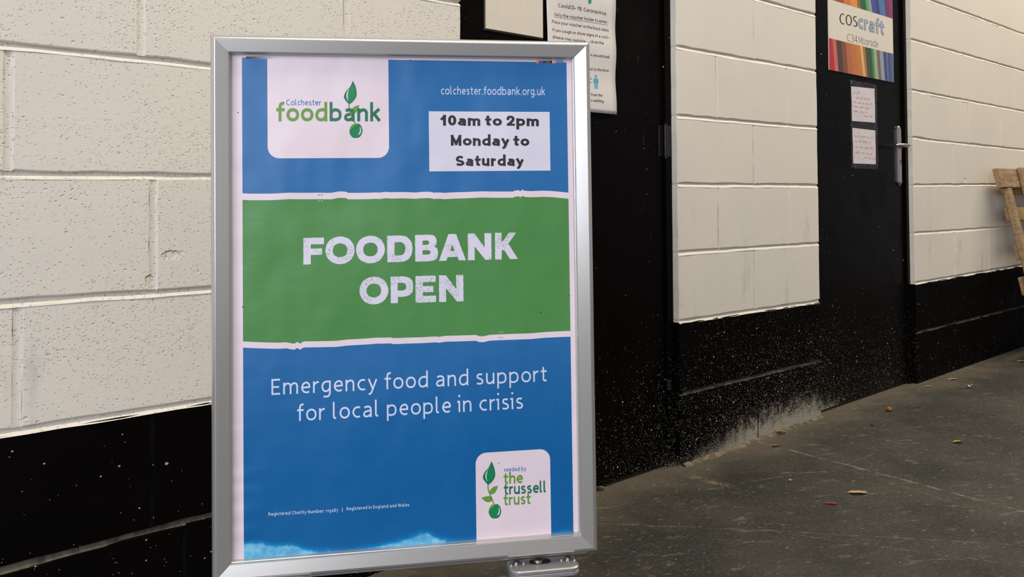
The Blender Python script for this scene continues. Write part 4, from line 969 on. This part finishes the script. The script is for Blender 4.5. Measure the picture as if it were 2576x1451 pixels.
def board(name, x0, x1, s0, s1, n0, n1, m, jit=.002):
    bm = bmesh.new(); v = bx(bm, x0, x1, n0, n1, s0, s1, .003, seg=1)
    for q in v: q.co += Vector((random.uniform(-jit, jit), random.uniform(-jit, jit)*.4, random.uniform(-jit, jit)))
    for q in bm.verts: q.co = Vector((q.co.x, 0, 0))+slope*q.co.z+outn*q.co.y
    return from_bm(name, bm, WOODS[m], pal)
# n = 0 is the plane of the outer boards' back
board('deck_board', .0, .85, .925, 1.030, -.030, .0, 0)
for s0, s1, m, x0_, n0 in ((.905, .94, 1, .16, -.072), (.755, .825, 1, .15, -.072), (.545, .62, 1, .15, -.072), (.455, .50, 2, .16, -.060), (.36, .455, 0, .09, -.072), (.17, .24, 1, .13, -.072), (.0, .09, 2, .0, -.030)):
    board('deck_board', x0_, .85, s0, s1, n0, n0+.022, m)
for i, xx in enumerate((.07, .45, .74)): board('runner', xx, xx+.055, .09, .924, -.030, -.0, (0, 2, 0)[i])
for i, xx in enumerate((.27, .56)): board('runner', xx, xx+.075, .0, 1.034, .001, .021, (0, 1)[i])
# ================================================================ LITTER on the floor
def leaf(px, py, ln, wd, ang, c1, name, lab_, cat, arch=.004, curlk=.5, seed=1):
    r = random.Random(seed); p = on_floor(px, py); V = []; Fc = []; n_ = 8
    for i in range(n_+1):
        t = i/n_; hw = wd*math.sin(math.pi*min(1, t*.94+.03))**.8*(1+r.uniform(-.22, .22)); x = (t-.5)*ln
        for k in (-1, -.5, 0, .5, 1):
            V.append(Vector((x, k*hw, .0012+arch*.35*math.sin(math.pi*t)*(1-curlk*k)+arch*abs(k)*.5+r.uniform(0, .0006))))
    for i in range(n_):
        for k in range(4): q = i*5+k; Fc.append((q, q+1, q+6, q+5))
    n = NT(name+'_skin'); n.set(Base_Color=n.mix(n.noise(200, 3, vec=n.O()), s2l(*c1), s2l(*[int(c*.72) for c in c1])), Roughness=.7)
    o = mesh(name, V, Fc, n.m, smooth=True); o.location = (p.x, p.y, FLOOR_Z); o.rotation_euler = (0, 0, ang)
    md = o.modifiers.new('thickness', 'SOLIDIFY'); md.thickness = .0006
    return tag(o, lab_, cat)
leaf(2157, 1242, .058, .012, -.75, (206, 168, 118), 'dead_leaf', 'tan curled leaf, largest of the litter on the open floor', 'leaf', .006, .5, 3)
leaf(2410, 1114, .036, .009, -.6, (222, 170, 98), 'dead_leaf', 'small pale orange leaf on the dark floor nearest the right side', 'leaf', .008, .6, 4)
leaf(1964, 1091, .040, .014, -.9, (196, 168, 86), 'dead_leaf', 'yellow leaf lying at the foot of the speckled pier', 'leaf', .012, .7, 5)
leaf(1952, 1123, .034, .008, -.5, (150, 112, 66), 'dead_leaf', 'small brown leaf on floor just in front of yellow leaf', 'leaf', .006, .5, 6)
leaf(2570, 910, .05, .014, -.6, (214, 164, 92), 'dead_leaf', 'orange leaf on the floor near the pallet at the far right', 'leaf', .006, .5, 8)
leaf(2395, 955, .05, .008, -.4, (206, 186, 140), 'wood_chip', 'pale yellow splinter on floor nearest the right-hand door', 'splinter', .004, .3, 9)
leaf(2336, 973, .035, .006, -.5, (196, 172, 110), 'wood_chip', 'thin yellow splinter on floor in front of second door edge', 'splinter', .003, .3, 10)
leaf(1508, 1233, .030, .012, -.9, (150, 116, 88), 'dead_leaf', 'crumpled brown leaf beside the right edge of the silver frame', 'leaf', .012, .7, 11)
leaf(2090, 1268, .036, .0055, -.9, (214, 48, 44), 'red_scrap', 'small red scrap lying on the dark floor', 'scrap', .003, .5, 12)
leaf(2440, 975, .022, .010, .2, (236, 230, 220), 'paper_scrap', 'crumpled white paper scrap on floor before the far wall', 'scrap', .014, .6, 13)
leaf(1988, 1209, .010, .004, .2, (226, 222, 214), 'paint_flake', 'tiny white paint flake on the open floor', 'flake', .002, .3, 14)
def pebble(px, py, r_, c1, name, lab_, cat, sq=.8):
    p = on_floor(px, py); bm = bmesh.new(); bmesh.ops.create_icosphere(bm, subdivisions=2, radius=r_)
    for v in bm.verts: v.co = Vector((v.co.x*1.2, v.co.y, v.co.z*sq))*(1+random.uniform(-.12, .12)); v.co.z += r_*sq*.92
    n = NT(name+'_skin'); n.set(Base_Color=n.mix(n.ramp(n.noise(120, 3, vec=n.O()), .4, .6), s2l(*c1), s2l(*[int(c*.35) for c in c1])), Roughness=.7)
    o = from_bm(name, bm, n.m, smooth=True); o.location = (p.x, p.y, FLOOR_Z); return tag(o, lab_, cat)
pebble(2237, 1034, .0125, (196, 128, 60), 'dried_nut', 'brown and black dried nut on floor below second door', 'nut')
pebble(2195, 1071, .006, (60, 54, 48), 'pebble', 'small black pebble on the floor below the brown nut', 'pebble')
